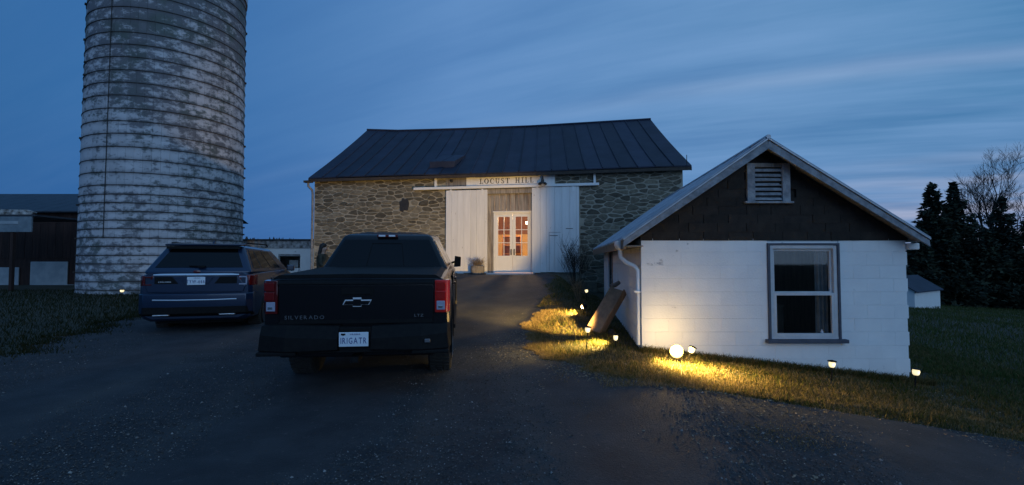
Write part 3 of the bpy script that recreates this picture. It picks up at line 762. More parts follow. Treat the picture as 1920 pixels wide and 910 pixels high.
SER = {
 'L': ([bx(.12, .28, .06, .94), bx(0, .40, .94, 1), bx(0, .64, 0, .06), bx(.58, .64, .06, .26)], .70),
 'I': ([bx(.12, .28, .06, .94), bx(0, .40, .94, 1), bx(0, .40, 0, .06)], .46),
 'H': ([bx(.12, .28, .06, .94), bx(.62, .78, .06, .94), bx(.28, .62, .47, .54), bx(0, .38, .94, 1), bx(.52, .9, .94, 1), bx(0, .38, 0, .06), bx(.52, .9, 0, .06)], .96),
 'T': ([bx(.30, .46, .06, .94), bx(0, .76, .94, 1), bx(0, .06, .74, .94), bx(.70, .76, .74, .94), bx(.18, .58, 0, .06)], .82),
 'O': (arc(.42, .5, .42, .5, .25, .44, 0, 360, 28), .90),
 'C': (arc(.42, .5, .42, .5, .25, .44, 48, 312, 22) + [bx(.64, .70, .66, .92)], .78),
 'U': ([bx(.10, .26, .32, .94), bx(.64, .72, .32, .94), bx(0, .38, .94, 1), bx(.52, .86, .94, 1)] + arc(.41, .34, .31, .34, .17, .28, 180, 360, 16), .90),
 'S': (arc(.30, .74, .28, .26, .15, .19, 40, 225, 14) + arc(.30, .26, .28, .26, .15, .19, -140, 90, 14) + [[(.11, .60), (.22, .66), (.44, .47), (.36, .38)], bx(.50, .56, .74, .96), bx(.02, .08, .04, .26)], .64)}
def carve(word, x, size):
    for ch in word:
        polys, adv = SER[ch]; mb = MB()
        for i, P in enumerate(polys): mb.prism([(p[0] * size, p[1] * size) for p in P], -.006 - .0002 * i, .003)
        mb.build('letter', M['iron'], sign, loc=(x, -.026, .075)); x += (adv + .22) * size
    return x
x = carve('LOCUST', .50, .188); carve('HILL', x + .15, .188)
# barn lamp hanging before the sign
t = on_barn('barn_lamp', 8.78, -.30, 4.12, 'black gooseneck barn lamp at the right end of the name board', 'lamp')
mb = MB(); mb.lathe([(.03, .20), (.05, .16), (.055, .08), (.12, .055), (.165, .0), (.16, -.01), (.11, .045), (.04, .06)], 18); mb.build('lamp_shade', M['iron'], t, smooth=50)
mb = MB(); mb.tube([(0, 0, .18), (0, .02, .26), (0, .12, .29), (0, .24, .25), (0, .27, .18)], .014, 8); mb.build('gooseneck', M['iron'], t, smooth=60)
mb = MB(); mb.lathe([(.02, .04), (.04, .01), (.045, -.03), (.02, -.06)], 10); mb.build('lamp_glass', M['clear_lens'], t, smooth=60)
t = on_barn('wall_lantern', 5.45, -.02, 4.36, 'small dark fitting on the tan header board left of the name board', 'fitting')
mb = MB(); mb.box(-.05, .05, -.06, 0, -.05, .05); mb.tube([(0, -.06, 0), (0, -.12, -.03)], .025, 8); mb.build('bracket', M['iron'], t, bevel=.01)
# doorstep
t = on_barn('door_step', 6.2, -.62, .90, 'pale concrete door step at the top of the drive below the glazed doors', 'step')
mb = MB(); mb.box(0, 2.9, 0, .5, -.3, .075); mb.build('slab', M['slab'], t, bevel=.012)
t = on_barn('doormat', 7.35, -.50, .978, 'thin purple grey doormat on the pale concrete step', 'doormat')
mb = MB(); mb.box(0, .62, 0, .28, 0, .014); mb.build('mat_body', M['mat_fab'], t, bevel=.004)
mb = MB(); mb.box(9.1, 10.6, -.32, -.02, -.4, .80); mb.build('footing', M['stone'], barn, bevel=.03)
# planter with a dry plant
def twigs(mb, r, n, h, sp, rad=.004, sub=3, base=(0, 0, 0)):
    for i in range(n):
        a = r.uniform(0, 6.28); s_ = r.uniform(.15, 1) * sp; hh = h * r.uniform(.6, 1)
        p0 = Vector(base) + Vector((math.cos(a) * s_ * .15, math.sin(a) * s_ * .15, 0)); p1 = p0 + Vector((math.cos(a) * s_ * .5, math.sin(a) * s_ * .5, hh * .6)); p2 = p0 + Vector((math.cos(a) * s_, math.sin(a) * s_, hh))
        mb.tube([p0, p1, p2], [rad, rad * .8, rad * .4], 3, cap=False)
        for k in range(sub):
            q = p1.lerp(p2, r.random()); b = r.uniform(0, 6.28); l = h * r.uniform(.1, .28)
            mb.tube([q, q + Vector((math.cos(b) * l * .6, math.sin(b) * l * .6, l))], [rad * .6, rad * .3], 3, cap=False)
def leaves_mb(mb, r, n, f, s):
    for i in range(n):
        c = Vector(f(r)); d = Vector((r.gauss(0, 1), r.gauss(0, 1), r.gauss(0, 1))).normalized(); e = d.cross(Vector((r.gauss(0, 1), r.gauss(0, 1), r.gauss(0, 1)))).normalized()
        k = s * r.uniform(.5, 1.3); mb.add([c - d * k, c + e * k * .5, c + d * k, c - e * k * .5], [(0, 1, 2, 3)])
t = on_barn('planter', 6.52, -.42, .965, 'round grey planter with a dried bushy plant left of the glazed doors', 'planter')
mb = MB(); mb.lathe([(.15, 0), (.22, .08), (.245, .20), (.23, .30), (.25, .32), (.24, .34), (.20, .33)], 20); mb.build('pot', M['terracotta'], t, smooth=50)
mb = MB(); r = random.Random(31); twigs(mb, r, 60, .36, .36, .003, 3, (0, 0, .28)); leaves_mb(mb, r, 900, lambda r: (r.gauss(0, .12), r.gauss(0, .12), .42 + r.gauss(0, .07)), .018); mb.build('dried_stems', M['dry'], t)
# bare shrub before the right sliding door
t = on_barn('bare_shrub', 9.95, -.85, .35, 'leafless dark shrub in front of the right edge of the right sliding door', 'shrub')
mb = MB(); r = random.Random(32); twigs(mb, r, 40, 1.75, .55, .007, 9); leaves_mb(mb, r, 500, lambda r: ((lambda a, k: (math.cos(a) * k, math.sin(a) * k, 1.0 + r.random() * .65))(r.uniform(0, 6.28), r.uniform(.1, .45))), .018); mb.build('branches', M['bark'], t)

# ------------------------------------------------------------------ white block shed
SO = Vector((1.98, 7.3, 0))
SK = Matrix(((1, .11, 0, 0), (0, 1, 0, 0), (0, 0, 1, 0), (0, 0, 0, 1)))
shed = thing('block_shed', SO, 'white painted block shed with a brown shingled gable and one sash window', 'shed')
SWd, SL, SH = 4.08, 7.0, 1.83
wx0, wx1, wz0, wz1 = 1.93, 3.03, .30, 1.76      # window opening incl. trim
sw = thing('wall', (0, 0, 0), None, None); sw.parent = shed
def skb(mb, *a): return mb.box(*a, M=SK)
mb = MB()
skb(mb, .012, wx0, .012, .2, -1.2, SH); skb(mb, wx1, SWd - .012, .012, .2, -1.2, SH); skb(mb, wx0, wx1, .012, .2, -1.2, wz0); skb(mb, wx0, wx1, .012, .2, wz1, SH)
skb(mb, .012, .2, .2, 4.3, -1.2, SH); skb(mb, .012, .2, 5.2, SL, -1.2, SH); skb(mb, .012, .2, 4.3, 5.2, -1.2, .3)
skb(mb, SWd - .2, SWd - .012, .2, SL, -1.9, SH); skb(mb, .2, SWd - .2, SL - .2, SL, -1.9, SH)
mb.build('mortar_bed', M['block'], sw)
mb = MB(); skb(mb, .2, SWd - .2, .2, SL - .2, .0, .05); mb.build('shed_floor', M['dark'], shed)
mb = MB(); skb(mb, .201, SWd - .201, SL - .25, SL - .201, .05, SH + .3); skb(mb, SWd - .24, SWd - .201, .3, SL - .25, .05, SH + .3); skb(mb, .201, .24, .3, 4.25, .05, SH + .3); skb(mb, .201, SWd - .201, .25, SL - .2, SH + .05, SH + .08); mb.build('inner_lining', M['dark_lining'], shed)  # lining added to keep the inside dark behind the window
def blockobj(x0, x1, z0, z1):
    if x1 - x0 < .03 or z1 - z0 < .03: return
    mb = MB(); g = .0005
    mb.box(x0 + g, x1 - g, -.0 - rnd.uniform(0, .0008), .03, z0 + g * 1.5, z1 - g * 1.5); mb.build('block', M['block'], sw, bevel=.0015, seg=1)
zc = SH; row = 0
while zc > -.75:
    z1, z0 = zc, zc - .2035; x = -(.2 if row % 2 else 0)
    while x < SWd:
        a, b = max(x, 0), min(x + .406, SWd)
        if z0 < wz1 - .02 and z1 > wz0 + .02 and a < wx1 and b > wx0:
            if a < wx0: blockobj(a, wx0, z0, z1)
            if b > wx1: blockobj(wx1, b, z0, z1)
        else: blockobj(a, b, z0, z1)
        x += .406
    zc -= .2035; row += 1
zc = SH; row = 0
while zc > -.2:
    y = (.0 if row % 2 else .2)
    while y < 4.3:
        b = min(y + .406, 4.3)
        if b - max(y, .03) > .05:
            mb = MB(); mb.box(0, .03, max(y, .032) + .0022, b - .0022, zc - .2013, zc - .0022, M=SK); mb.build('block', M['block'], sw, bevel=.004, seg=1)
        y += .406
    zc -= .2035; row += 1
# side doorway post and jamb
mb = MB(); skb(mb, -.03, .05, 5.2, 5.42, -.2, SH); mb.build('door_post', M['white_paint'], shed, bevel=.006)
mb = MB(); skb(mb, .06, .10, 4.3, 5.2, .0, SH); mb.build('side_door', M['interior_wood'], shed)
# gable shingles
ap = (1.86, 3.20); gl = (-.02, 1.845); gr = (SWd + .02, 1.83)
def rake_clip(P):
    for (p, q) in ((gl, ap), (ap, gr)):
        a, b = -(q[1] - p[1]), (q[0] - p[0]); P = clip(P, a, b, a * p[0] + b * p[1])
        if len(P) < 3: return None
    return P
gable = thing('gable', (0, 0, 0), None, None); gable.parent = shed
mb = MB(); mb.prism([(-.0, SH), (SWd, SH), (SWd, 1.86), ap, (0, 1.90)], .03, .10); mb.build('gable_board', M['shingle'], gable)
zc = SH - .03; row = 0
while zc < 3.15:
    x = -.3 + .21 * (row % 2) + rnd.uniform(-.03, .03)
    while x < SWd + .1:
        w = rnd.uniform(.36, .46); P = rake_clip(bx(max(x + .004, -.01), min(x + w - .004, SWd + .01), zc, zc + .136))
        if P and area(P) > .004:
            if not (1.66 < x + w / 2 < 2.32 and 2.42 < zc < 2.95) :
                y = .0 - rnd.uniform(.004, .014); mb = MB(); mb.prism(P, y, .035); mb.build('shingle', M['shingle'], gable)
        x += w
    zc += .132; row += 1
# louvred vent
vent = thing('louvre_vent', (1.98 - 1.98 + 1.65, -.015, 2.40), None, None); vent.parent = shed
vw, vh = .62, .56
mb = MB(); mb.box(-.02, .10, -.03, .03, 0, vh + .03); mb.build('frame', M['old_grey'], vent, bevel=.004)
mb = MB(); mb.box(vw - .10, vw + .02, -.03, .03, 0, vh + .03); mb.build('frame', M['old_grey'], vent, bevel=.004)
mb = MB(); mb.box(.10, vw - .10, -.028, .03, vh - .03, vh + .03); mb.build('frame', M['grey_wood'], vent, bevel=.004)
mb = MB(); mb.box(-.06, vw + .06, -.05, .03, -.03, 0); mb.build('sill', M['old_grey'], vent, bevel=.004)
mb = MB(); mb.box(.10, vw - .10, .02, .03, 0, vh); mb.build('shade_sheet', M['dark'], vent)  # dark sheet stands in for the shade behind the slats
for k in range(7):
    z = .02 + k * .073; h = .052 if k not in (0, 4) else .075
    mb = MB(); mb.box(.101, vw - .101, -.004, .003, 0, h, M=Matrix.Translation((0, -.012 + rnd.uniform(-.003, .003), z)) @ Matrix.Rotation(R(-32 + rnd.uniform(-6, 6)), 4, 'X') @ Matrix.Rotation(R(rnd.uniform(-.8, .8)), 4, 'Y')); mb.build('slat', M['old_grey'], vent)
# sash window
win = thing('window', (wx0, 0, wz0), None, None); win.parent = shed
ww, wh = wx1 - wx0, wz1 - wz0
M['dark_trim'] = mat('dark_blue_trim', (.035, .045, .07), (.06, .07, .10), 9, .6)
mb = MB(); mb.box(.0, .036, -.03, .06, 0, wh); mb.box(ww - .036, ww, -.03, .06, 0, wh); mb.box(.036, ww - .036, -.029, .06, wh - .028, wh); mb.build('trim', M['dark_trim'], win, bevel=.003)
mb = MB(); mb.box(-.05, ww + .07, -.09, .06, -.055, 0); mb.build('sill', M['dark_trim'], win, bevel=.006)
M['sash_paint'] = mat('dull_sash_paint', (.46, .47, .48), (.56, .56, .57), 4, .6)
def sash(x0, x1, z0, z1, y, t_, tb):
    mb = MB(); mb.box(x0, x0 + t_, y, y + .04, z0, z1); mb.box(x1 - t_, x1, y, y + .04, z0, z1); mb.box(x0 + t_, x1 - t_, y + .001, y + .039, z0, z0 + tb); mb.box(x0 + t_, x1 - t_, y + .001, y + .039, z1 - t_, z1)
    mb.build('sash', M['sash_paint'], win, bevel=.004)
    mb = MB(); mb.box(x0 + t_, x1 - t_, y + .018, y + .022, z0 + tb, z1 - t_); mb.build('pane', M['glass_thin'], win)
mb = MB(); mb.box(.037, .09, -.012, .07, .03, wh - .036); mb.box(ww - .09, ww - .037, -.012, .07, .03, wh - .036); mb.box(.09, ww - .09, -.011, .07, wh - .085, wh - .029); mb.box(.037, ww - .037, -.018, .07, .001, .03); mb.build('frame', M['sash_paint'], win, bevel=.003)
sash(.091, ww - .091, .68, wh - .086, .03, .035, .04)
sash(.091, ww - .091, .031, .70, -.012, .04, .055)
mb = MB(); r = random.Random(2)
pts = [(ww - .30 + i * .022, .12 + .025 * math.sin(i * 2.1)) for i in range(10)]
mb.add([(x, y, z) for z in (.05, wh - .1) for x, y in pts], [(i, i + 1, i + 11, i + 10) for i in range(9)]); mb.build('curtain', M['curtain'], win)
t = thing('window_bottle', SO + Vector((wx1 - .22, .10, wz0 + .031)), 'small pale bottle standing inside the lower right corner of the shed window', 'bottle')
mb = MB(); mb.lathe([(.022, 0), (.024, .06), (.010, .085), (.010, .10)], 10); mb.build('glass_body', M['clear_lens'], t, smooth=60)
t = thing('storage_box', SO + Vector((2.35, 1.2, .05)), 'dim box standing inside the shed behind the lower sash', 'box')
mb = MB(); mb.box(-.5, .5, 0, .5, 0, .62); mb.build('box_body', M['cardboard'], t, bevel=.01); mb = MB(); mb.box(-.51, .51, -.01, .51, .62, .66); mb.build('lid', M['cardboard'], t, bevel=.01)
# roof of the shed
sroof = thing('roof', (0, 0, 0), None, None); sroof.parent = shed
eL, aP, eR = (-.31, 1.815), (1.865, 3.32), (4.235, 1.82)
def slope(e, a, name, side):
    dx, dz = a[0] - e[0], a[1] - e[1]; L_ = math.hypot(dx, dz); nx, nz = (-dz / L_, dx / L_) if side < 0 else (dz / L_, -dx / L_)
    if nz < 0: nx, nz = -nx, -nz
    npan = 12; ys_ = np.linspace(-.30, SL + .3, npan + 1)
    for k in range(npan):
        mb = MB(); y0, y1 = ys_[k] + .003, ys_[k + 1] - .003
        P = [(e[0], e[1]), (a[0], a[1]), (a[0] - nx * .02, a[1] - nz * .02), (e[0] - nx * .02, e[1] - nz * .02)]
        mb.prism(P, y0, y1, M=SK); mb.build('roof_sheet', M['shed_roof'], sroof)
        mb = MB(); y = ys_[k] + .035
        q = [Vector((e[0] + nx * .012, y, e[1] + nz * .012)), Vector((a[0] + nx * .012, y, a[1] + nz * .012))]
        mb.tube([SK @ v for v in q], .014, 6); mb.build('roof_rib', M['shed_roof'], sroof)
    # rake board
    mb = MB(); o1, o2 = .024, .135
    P = [(e[0] - nx * o1, e[1] - nz * o1), (a[0] - nx * o1, a[1] - nz * o1), (a[0], a[1] - o2 / abs(nz)), (e[0] + (.0), e[1] - o2 / abs(nz) * .75)]
    mb.prism(P, -.275, -.235, M=SK); mb.build('rake_board', M['old_grey'], sroof, bevel=.004)
    # soffit deck
    mb = MB(); P = [(e[0] - nx * .025, e[1] - nz * .025), (a[0] - nx * .025, a[1] - nz * .025), (a[0] - nx * .05, a[1] - nz * .05), (e[0] - nx * .05, e[1] - nz * .05)]
    mb.prism(P, -.234, SL + .25, M=SK); mb.build('roof_deck', M['grey_wood'], sroof)
slope(eL, aP, 'l', -1); slope(eR, aP, 'r', 1)
mb = MB(); mb.tube([SK @ Vector((aP[0], -.3, aP[1] + .015)), SK @ Vector((aP[0], SL + .3, aP[1] + .015))], .035, 6); mb.build('ridge_cap', M['shed_roof'], sroof)
# eave board, gutter end and downspout on the left
mb = MB(); skb(mb, -.30, -.26, -.2, SL + .25, 1.66, 1.80); mb.build('fascia', M['cardboard'], shed, bevel=.004)
mb = MB(); skb(mb, -.255, .0, -.2, SL + .2, 1.70, 1.72); mb.build('soffit', M['grey_wood'], shed)
mb = MB(); mb.prism([(-.36, 1.80), (-.24, 1.80), (-.25, 1.70), (-.29, 1.66), (-.34, 1.68), (-.37, 1.74)], .10, .42, M=SK); mb.build('gutter_end', M['white_paint'], shed, bevel=.01)
mb = MB(); mb.tube([SK @ Vector(p) for p in [(-.29, .30, 1.67), (-.28, .28, 1.54), (-.20, .2, 1.46), (-.08, .12, 1.40), (-.04, .07, 1.34), (-.04, .07, .2)]], .035, 8); mb.build('downspout', M['white_paint'], shed, smooth=50)
mb = MB(); mb.box(-.10, -.0, .02, .12, 1.0, 1.03); mb.build('pipe_strap', M['white_paint'], shed)
mb = MB(); mb.box(SWd, SWd + .16, -.05, .25, 1.66, 1.76); mb.build('gutter_end', M['white_paint'], shed, bevel=.015)
# wooden trough leaning on the shed's side wall
def frame_mat(p, zdir, xdir):
    z = Vector(zdir).normalized(); x = Vector(xdir); x = (x - z * x.dot(z)).normalized(); y = z.cross(x)
    return Matrix((x, y, z)).transposed().to_4x4(), Vector(p)
gz = ground_h(1.45, 8.65)
rm, p = frame_mat((1.47, 8.62, gz - .02), (.58, .42, .80), (1, -.55, 0))
t = thing('wooden_trough', p, 'long brown wooden trough leaning against the side wall of the white shed', 'trough', rot=rm.to_euler())
TL = 1.02
for (a, b, c, d, nm) in ((-.14, .14, -.09, -.06, 'bottom_board'), (-.14, -.11, -.059, .10, 'side_board'), (.11, .14, -.059, .10, 'side_board'), (-.109, .109, .07, .095, 'bottom_board')):
    mb = MB(); mb.box(a, b, c, d, 0, TL if nm == 'side_board' else TL - .05); mb.build(nm, M['cardboard'], t, bevel=.006)
mb = MB(); mb.box(-.109, .109, -.059, .069, .0, .03); mb.build('end_board', M['cardboard'], t)
t = thing('log', Vector((2.00, 9.28, 1.02)), 'short grey log lying across the top of the leaning trough', 'log', rot=(R(70), R(20), R(25)))
mb = MB(); mb.tube([(0, 0, -.12), (.01, 0, 0), (0, .01, .12)], [.04, .045, .038], 10); mb.build('log_body', M['old_log'], t, smooth=40)

# ------------------------------------------------------------------ concrete stave silo
SC = Vector((-15.28, 21.03, .05)); SR_ = 2.95
silo = thing('silo', SC, 'tall round stave silo with peeling white paint and steel hoops', 'silo')
N_ = 64; rows = 20; rh = .72; dth = 2 * math.pi / N_
mb = MB(); g = .0012
def stave_mb(mb, a0=0, z0=0, z1=rh - .004, k=1.0):
    vs = []
    for z in (z0, z1):
        for rr in (SR_, SR_ - .07):
            for i in range(3): a = a0 + (-.5 + i / 2) * (dth - .0022); vs.append((rr * k * math.cos(a), rr * k * math.sin(a), z))
    mb.add(vs, [(0, 1, 7, 6), (1, 2, 8, 7), (5, 4, 10, 11), (4, 3, 9, 10), (0, 6, 9, 3), (2, 5, 11, 8), (6, 7, 10, 9), (7, 8, 11, 10), (0, 3, 4, 1), (1, 4, 5, 2)])
stave_mb(mb); sme = mb.mesh('stave', M['silo'])
toC = math.atan2(-SC.y, -SC.x)
rest = MB(); cnt = 0
for j in range(rows):
    for i in range(N_):
        a = i * dth; z = j * rh + (0 if i % 2 else -rh / 2); k = 1 - .0022 * max(z, 0)
        da = (a - toC + math.pi) % (2 * math.pi) - math.pi
        if abs(da) < 9.6 * dth and 0 <= z < 11.3 and cnt < 299:
            o = link('stave', sme, silo, loc=(0, 0, z), rot=(0, 0, a)); o.scale = (k, k, 1); cnt += 1
        else: stave_mb(rest, a, z, z + rh - .004, k)
rest.build('staves', M['silo'], silo, kind='stuff')
mb = MB(); mb.lathe([(SR_ - .09, -.5), (SR_ - .09, 14.2)], 48); mb.build('inner_lining', M['mortar'], silo)
mb = MB(); mb.lathe([(SR_ * .995, 13.6), (SR_ * 1.0, 14.35), (SR_ * .93, 14.9), (SR_ * .72, 15.7), (SR_ * .4, 16.25), (.05, 16.45)], 40); mb.build('dome', M['shed_roof'], silo, smooth=50)
z = .30; hz_ = []
while z < 13.9: hz_.append(z); z += .335 if z < 4.3 else .50
for z in hz_:
    k = 1 - .0022 * z; n = 72; mb = MB(); ph = rnd.uniform(0, 6.28); rr = (SR_ + .018) * k
    mb.tube([(rr * math.cos(a), rr * math.sin(a), .012 * math.sin(a * 2 + ph)) for a in np.linspace(0, 2 * math.pi, n)], .0125, 5, cap=False)
    o = mb.build('hoop', M['rust'], silo, loc=(0, 0, z), smooth=60)
    if rnd.random() < .7:
        a = toC + rnd.choice([-1.35, 1.45]) * rnd.uniform(.9, 1.05); mb = MB(); mb.box(rr - .01, rr + .055, -.07, .07, -.03, .03, M=Matrix.Rotation(a, 4, 'Z')); mb.build('hoop_lug', M['rust'], o)
a = toC - .72; mb = MB(); mb.tube([((SR_ + .04) * (1 - .0022 * z) * math.cos(a), (SR_ + .04) * (1 - .0022 * z) * math.sin(a), z) for z in np.linspace(2.3, 14, 12)], .014, 6); mb.build('conduit', M['rust'], silo)

# ------------------------------------------------------------------ low white block building between silo and barn
t = thing('block_outbuilding', (-15.2, 24, 0), 'low white block building with a dark opening, seen between the blue car and the barn', 'outbuilding')
def pxm(x): return x + 15.2
mb = MB(); mb.box(0, 3.42, 0, .2, -.5, 2.32); mb.box(4.52, 6.4, 0, .2, -.5, 2.32); mb.box(3.42, 4.52, 0.001, .2, -.5, 1.10); mb.box(3.42, 4.52, .001, .2, 1.80, 2.32); mb.box(0, .2, .2, 4, -.5, 2.3); mb.box(6.2, 6.4, .2, 4, -.5, 2.3); mb.box(0, 6.4, 3.8, 4, -.5, 2.3)
mb.build('wall', M['block'], t)
mb = MB(); mb.box(3.40, 4.54, .02, .16, 1.70, 1.80); mb.build('lintel', M['old_grey'], t)
mb = MB(); mb.box(-.1, 6.5, -.12, 4.1, 2.48, 2.56); mb.build('roof', M['farm_roof'], t, bevel=.01)
mb = MB(); mb.box(-.05, 6.4, -.04, .1, 2.10, 2.48); mb.build('worn_fascia', mat('worn_fascia', (.10, .10, .10), (.45, .45, .46), 6, .9), t)
mb = MB(); mb.box(3.7, 4.15, .6, .7, 1.12, 1.5); mb.build('window', M['dead_white'], t)

# ------------------------------------------------------------------ farm building on the far left
t = thing('farm_building', (-42, 25, 0), 'long low dark farm building with white lower panels behind the silo', 'farm building')
mb = MB(); mb.box(0, 23.2, 0, .2, -.6, 4.1); mb.box(0, 23.2, 7.8, 8, -.6, 4.1); mb.box(0, .2, .2, 7.8, -.6, 4.1); mb.box(23, 23.2, .2, 7.8, -.6, 4.1); mb.build('wall', M['farm_wall'], t)
mb = MB(); mb.prism([(0, 4.0), (8, 4.0), (4, 5.9)], .01, .2, M=Matrix.Translation((23.21, 0, 0)) @ Matrix.Rotation(R(90), 4, 'Z')); mb.build('gable', M['farm_wall'], t)
for k in range(29):
    mb = MB(); x0 = -.3 + k * .82; mb.add([(x0, -.4, 4.05), (x0 + .8, -.4, 4.05), (x0 + .8, 4, 5.55), (x0, 4, 5.55), (x0, -.4, 3.98), (x0 + .8, -.4, 3.98), (x0 + .8, 4, 5.48), (x0, 4, 5.48)], [(0, 1, 2, 3), (4, 7, 6, 5), (0, 4, 5, 1), (1, 5, 6, 2), (2, 6, 7, 3), (3, 7, 4, 0)]); mb.build('roof_panel', M['farm_roof'], t)
mb = MB(); mb.add([(-.3, 4.02, 5.55), (23.48, 4.02, 5.55), (23.48, 8.4, 4.05), (-.3, 8.4, 4.05)], [(0, 1, 2, 3)]); mb.build('back_slope', M['farm_roof'], t)
for k in range(58):
    mb = MB(); x0 = .02 + k * .4; mb.box(x0, x0 + .385, -.025 - rnd.uniform(0, .008), 0, 1.6, 3.98); mb.build('board', M['farm_wall'], t)
for (a, b, z0, z1) in ((16.8, 18.75, .10, 1.42), (13.2, 16.2, .02, 1.12)):
    mb = MB(); mb.box(a, b, -.09, -.03, z0, z1); mb.build('white_panel', M['dead_white'], t, bevel=.02)
mb = MB(); mb.box(18.75, 19.1, -.09, -.03, .05, .22); mb.build('white_panel', M['dead_white'], t)
t = thing('feed_canopy', (-26, 20, 0), 'small canopy on a post with a flaking white roof edge at the far left', 'canopy')
mb = MB(); mb.box(0, 5.9, 0, 3, 3.35, 3.42); mb.build('roof', M['farm_roof'], t)
mb = MB(); mb.add([(0, -.02, 3.42), (5.75, -.02, 3.42), (5.9, -.02, 3.50), (5.6, -.02, 3.62), (0, -.02, 3.72), (0, .1, 3.42), (5.75, .1, 3.42), (5.9, .1, 3.50), (5.6, .1, 3.62), (0, .1, 3.72)], [(0, 1, 2, 3, 4), (9, 8, 7, 6, 5), (0, 5, 6, 1), (1, 6, 7, 2), (2, 7, 8, 3), (3, 8, 9, 4), (4, 9, 5, 0)]); mb.build('flaking_edge', mat('flaking', (.08, .07, .06), (.55, .54, .52), 5, .9), t)
mb = MB(); mb.box(0, 5.75, 0, .08, 2.68, 3.34); mb.build('fascia', mat('blue_grey_fascia', (.13, .17, .20), (.20, .25, .28), 3, .7), t, bevel=.02)
mb = MB(); mb.box(0, 5.2, -.02, -.001, 3.02, 3.14); mb.build('stripe', M['dead_white'], t)
for x in (.3, 4.85):
    mb = MB(); mb.box(x, x + .12, .03, .15, -.4, 2.68); mb.build('post', M['farm_wall'], t)

# ------------------------------------------------------------------ small white garden shed on the right
gy = 30.0; t = thing('garden_shed', (26.35, 29.4, -1.85), 'small white board shed with a grey roof standing below the conifers', 'shed', rot=(0, 0, R(34))); t.scale = (1.1, 1.1, 1.1)
mb = MB()
mb.box(-4, 0, 0, 2.0, -.4, 1.45); mb.build('wall', M['white_paint'], t)
mb = MB(); mb.prism([(0, 1.45), (2.0, 1.45), (1.0, 2.12)], 0.002, 3.98, M=Matrix.Rotation(R(90), 4, 'Z') ); mb.build('gable', M['white_paint'], t)
for (a, b) in (((-.15, 1.37), (1.0, 2.15)), ((2.15, 1.37), (1.0, 2.15))):
    mb = MB(); mb.prism([a, b, (b[0], b[1] + .05), (a[0], a[1] + .05)], -.12, 4.1, M=Matrix.Rotation(R(90), 4, 'Z')); mb.build('roof_slope', M['roof_metal'], t)
for k in range(20):
    mb = MB(); mb.box(-4 + k * .2, -4 + k * .2 + .19, -.015, 0, -.4, 1.44); mb.build('board', M['white_paint'], t)
for k in range(10):
    mb = MB(); mb.box(0, .015, k * .2, k * .2 + .19, -.4, 1.45 + .66 * (1 - abs(k * .2 + .1 - 1)) - .06); mb.build('board', M['white_paint'], t)

# ------------------------------------------------------------------ trees
def conifer(x, y, H, Rw, seed, label, dens=1.3, group='conifers on the right behind the lawn', bare=.04):
    z0 = ground_h(x, y) - .1; r = random.Random(seed)
    t = thing('conifer_tree', (x, y, z0), label, 'tree', group=group)
    mb = MB(); mb.tube([(0, 0, 0), (.05, 0, H * .5), (0, 0, H)], [.035 * H ** .9 * .5, .02 * H * .5, .01], 8); mb.build('trunk', M['bark'], t)
    vs = []; fs = []; br = MB()
    levels = int(H * 3.2)
    for l in range(levels):
        q = bare + (1 - bare) * min(.985, (l + r.random() * 1.6) / levels)
        z = H * q; R0 = Rw * (1 - q) ** .95 * r.uniform(.72, 1.12) + .10
        nb = max(5, int(9 * (1 - q) + 5))
        for b in range(nb):
            z = H * min(.99, q + r.uniform(-.03, .03)); a = r.uniform(0, 6.28); L = R0 * r.uniform(.6, 1.15); dr = -.10 * L + .25 * L * q
            br.tube([(0, 0, z), (math.cos(a) * L, math.sin(a) * L, z + dr)], [.02, .006], 3, cap=False)
            for k in range(int((7 + 15 * L) * dens)):
                f = r.uniform(.12, 1.03) ; p = Vector((math.cos(a) * L * f, math.sin(a) * L * f, z + dr * f + r.gauss(0, .16)))
                sp = .10 + .20 * L * (1.05 - f); p += Vector((-math.sin(a), math.cos(a), 0)) * r.gauss(0, sp)
                d = Vector((math.cos(a) + r.gauss(0, .6), math.sin(a) + r.gauss(0, .6), r.gauss(-.1, .45))).normalized(); e = d.cross(Vector((r.gauss(0, 1), r.gauss(0, 1), r.gauss(0, 1)))).normalized()
                s = r.uniform(.16, .40); o = len(vs)
                vs += [p - d * s * .3, p + e * s * .33, p + d * s, p - e * s * .33]; fs.append((o, o + 1, o + 2, o + 3))
    for k in range(6): pass
    me = bpy.data.meshes.new('crown'); me.from_pydata([tuple(v) for v in vs], [], fs); me.materials.append(M['needles']); link('crown', me, t)
    br.build('branches', M['bark'], t)
    return t
def cx(px, Y): return (px - 960) / 892 * Y
conifer(cx(1751, 38), 38, 9.7, 2.9, 41, 'leftmost tall pointed conifer behind the small white garden shed', 1.5)
conifer(cx(1790, 40), 40, 10.3, 2.9, 42, 'tallest narrow pointed conifer, second from the left of the row', 1.4)
conifer(cx(1880, 44), 44, 10.2, 3.6, 43, 'broad conifer standing in front of the bare tree', 1.1)
conifer(cx(1822, 42), 42, 8.0, 3.9, 44, 'lower spreading conifer between the two tallest conifers and the broad one', 1.0)
conifer(cx(1935, 41), 41, 8.4, 3.0, 45, 'dark conifer cut by the right edge of the photo', 1.2)
conifer(cx(1728, 36), 36, 5.6, 1.8, 46, 'short dark conifer just right of the white block shed', 1.5)
conifer(cx(1850, 38), 38, 6.2, 2.8, 47, 'low rounded evergreen filling the foot of the conifer row, right of the garden shed', 1.5)
conifer(cx(1905, 38), 38, 5.6, 2.6, 48, 'low rounded evergreen at the foot of the broad conifer', 1.5)
conifer(cx(1790, 36), 36.5, 5.8, 2.6, 49, 'low rounded evergreen directly behind the garden shed', 1.5)
conifer(cx(2000, 40), 40, 9.5, 3.0, 50, 'conifer just outside the right edge of the photo', .8)
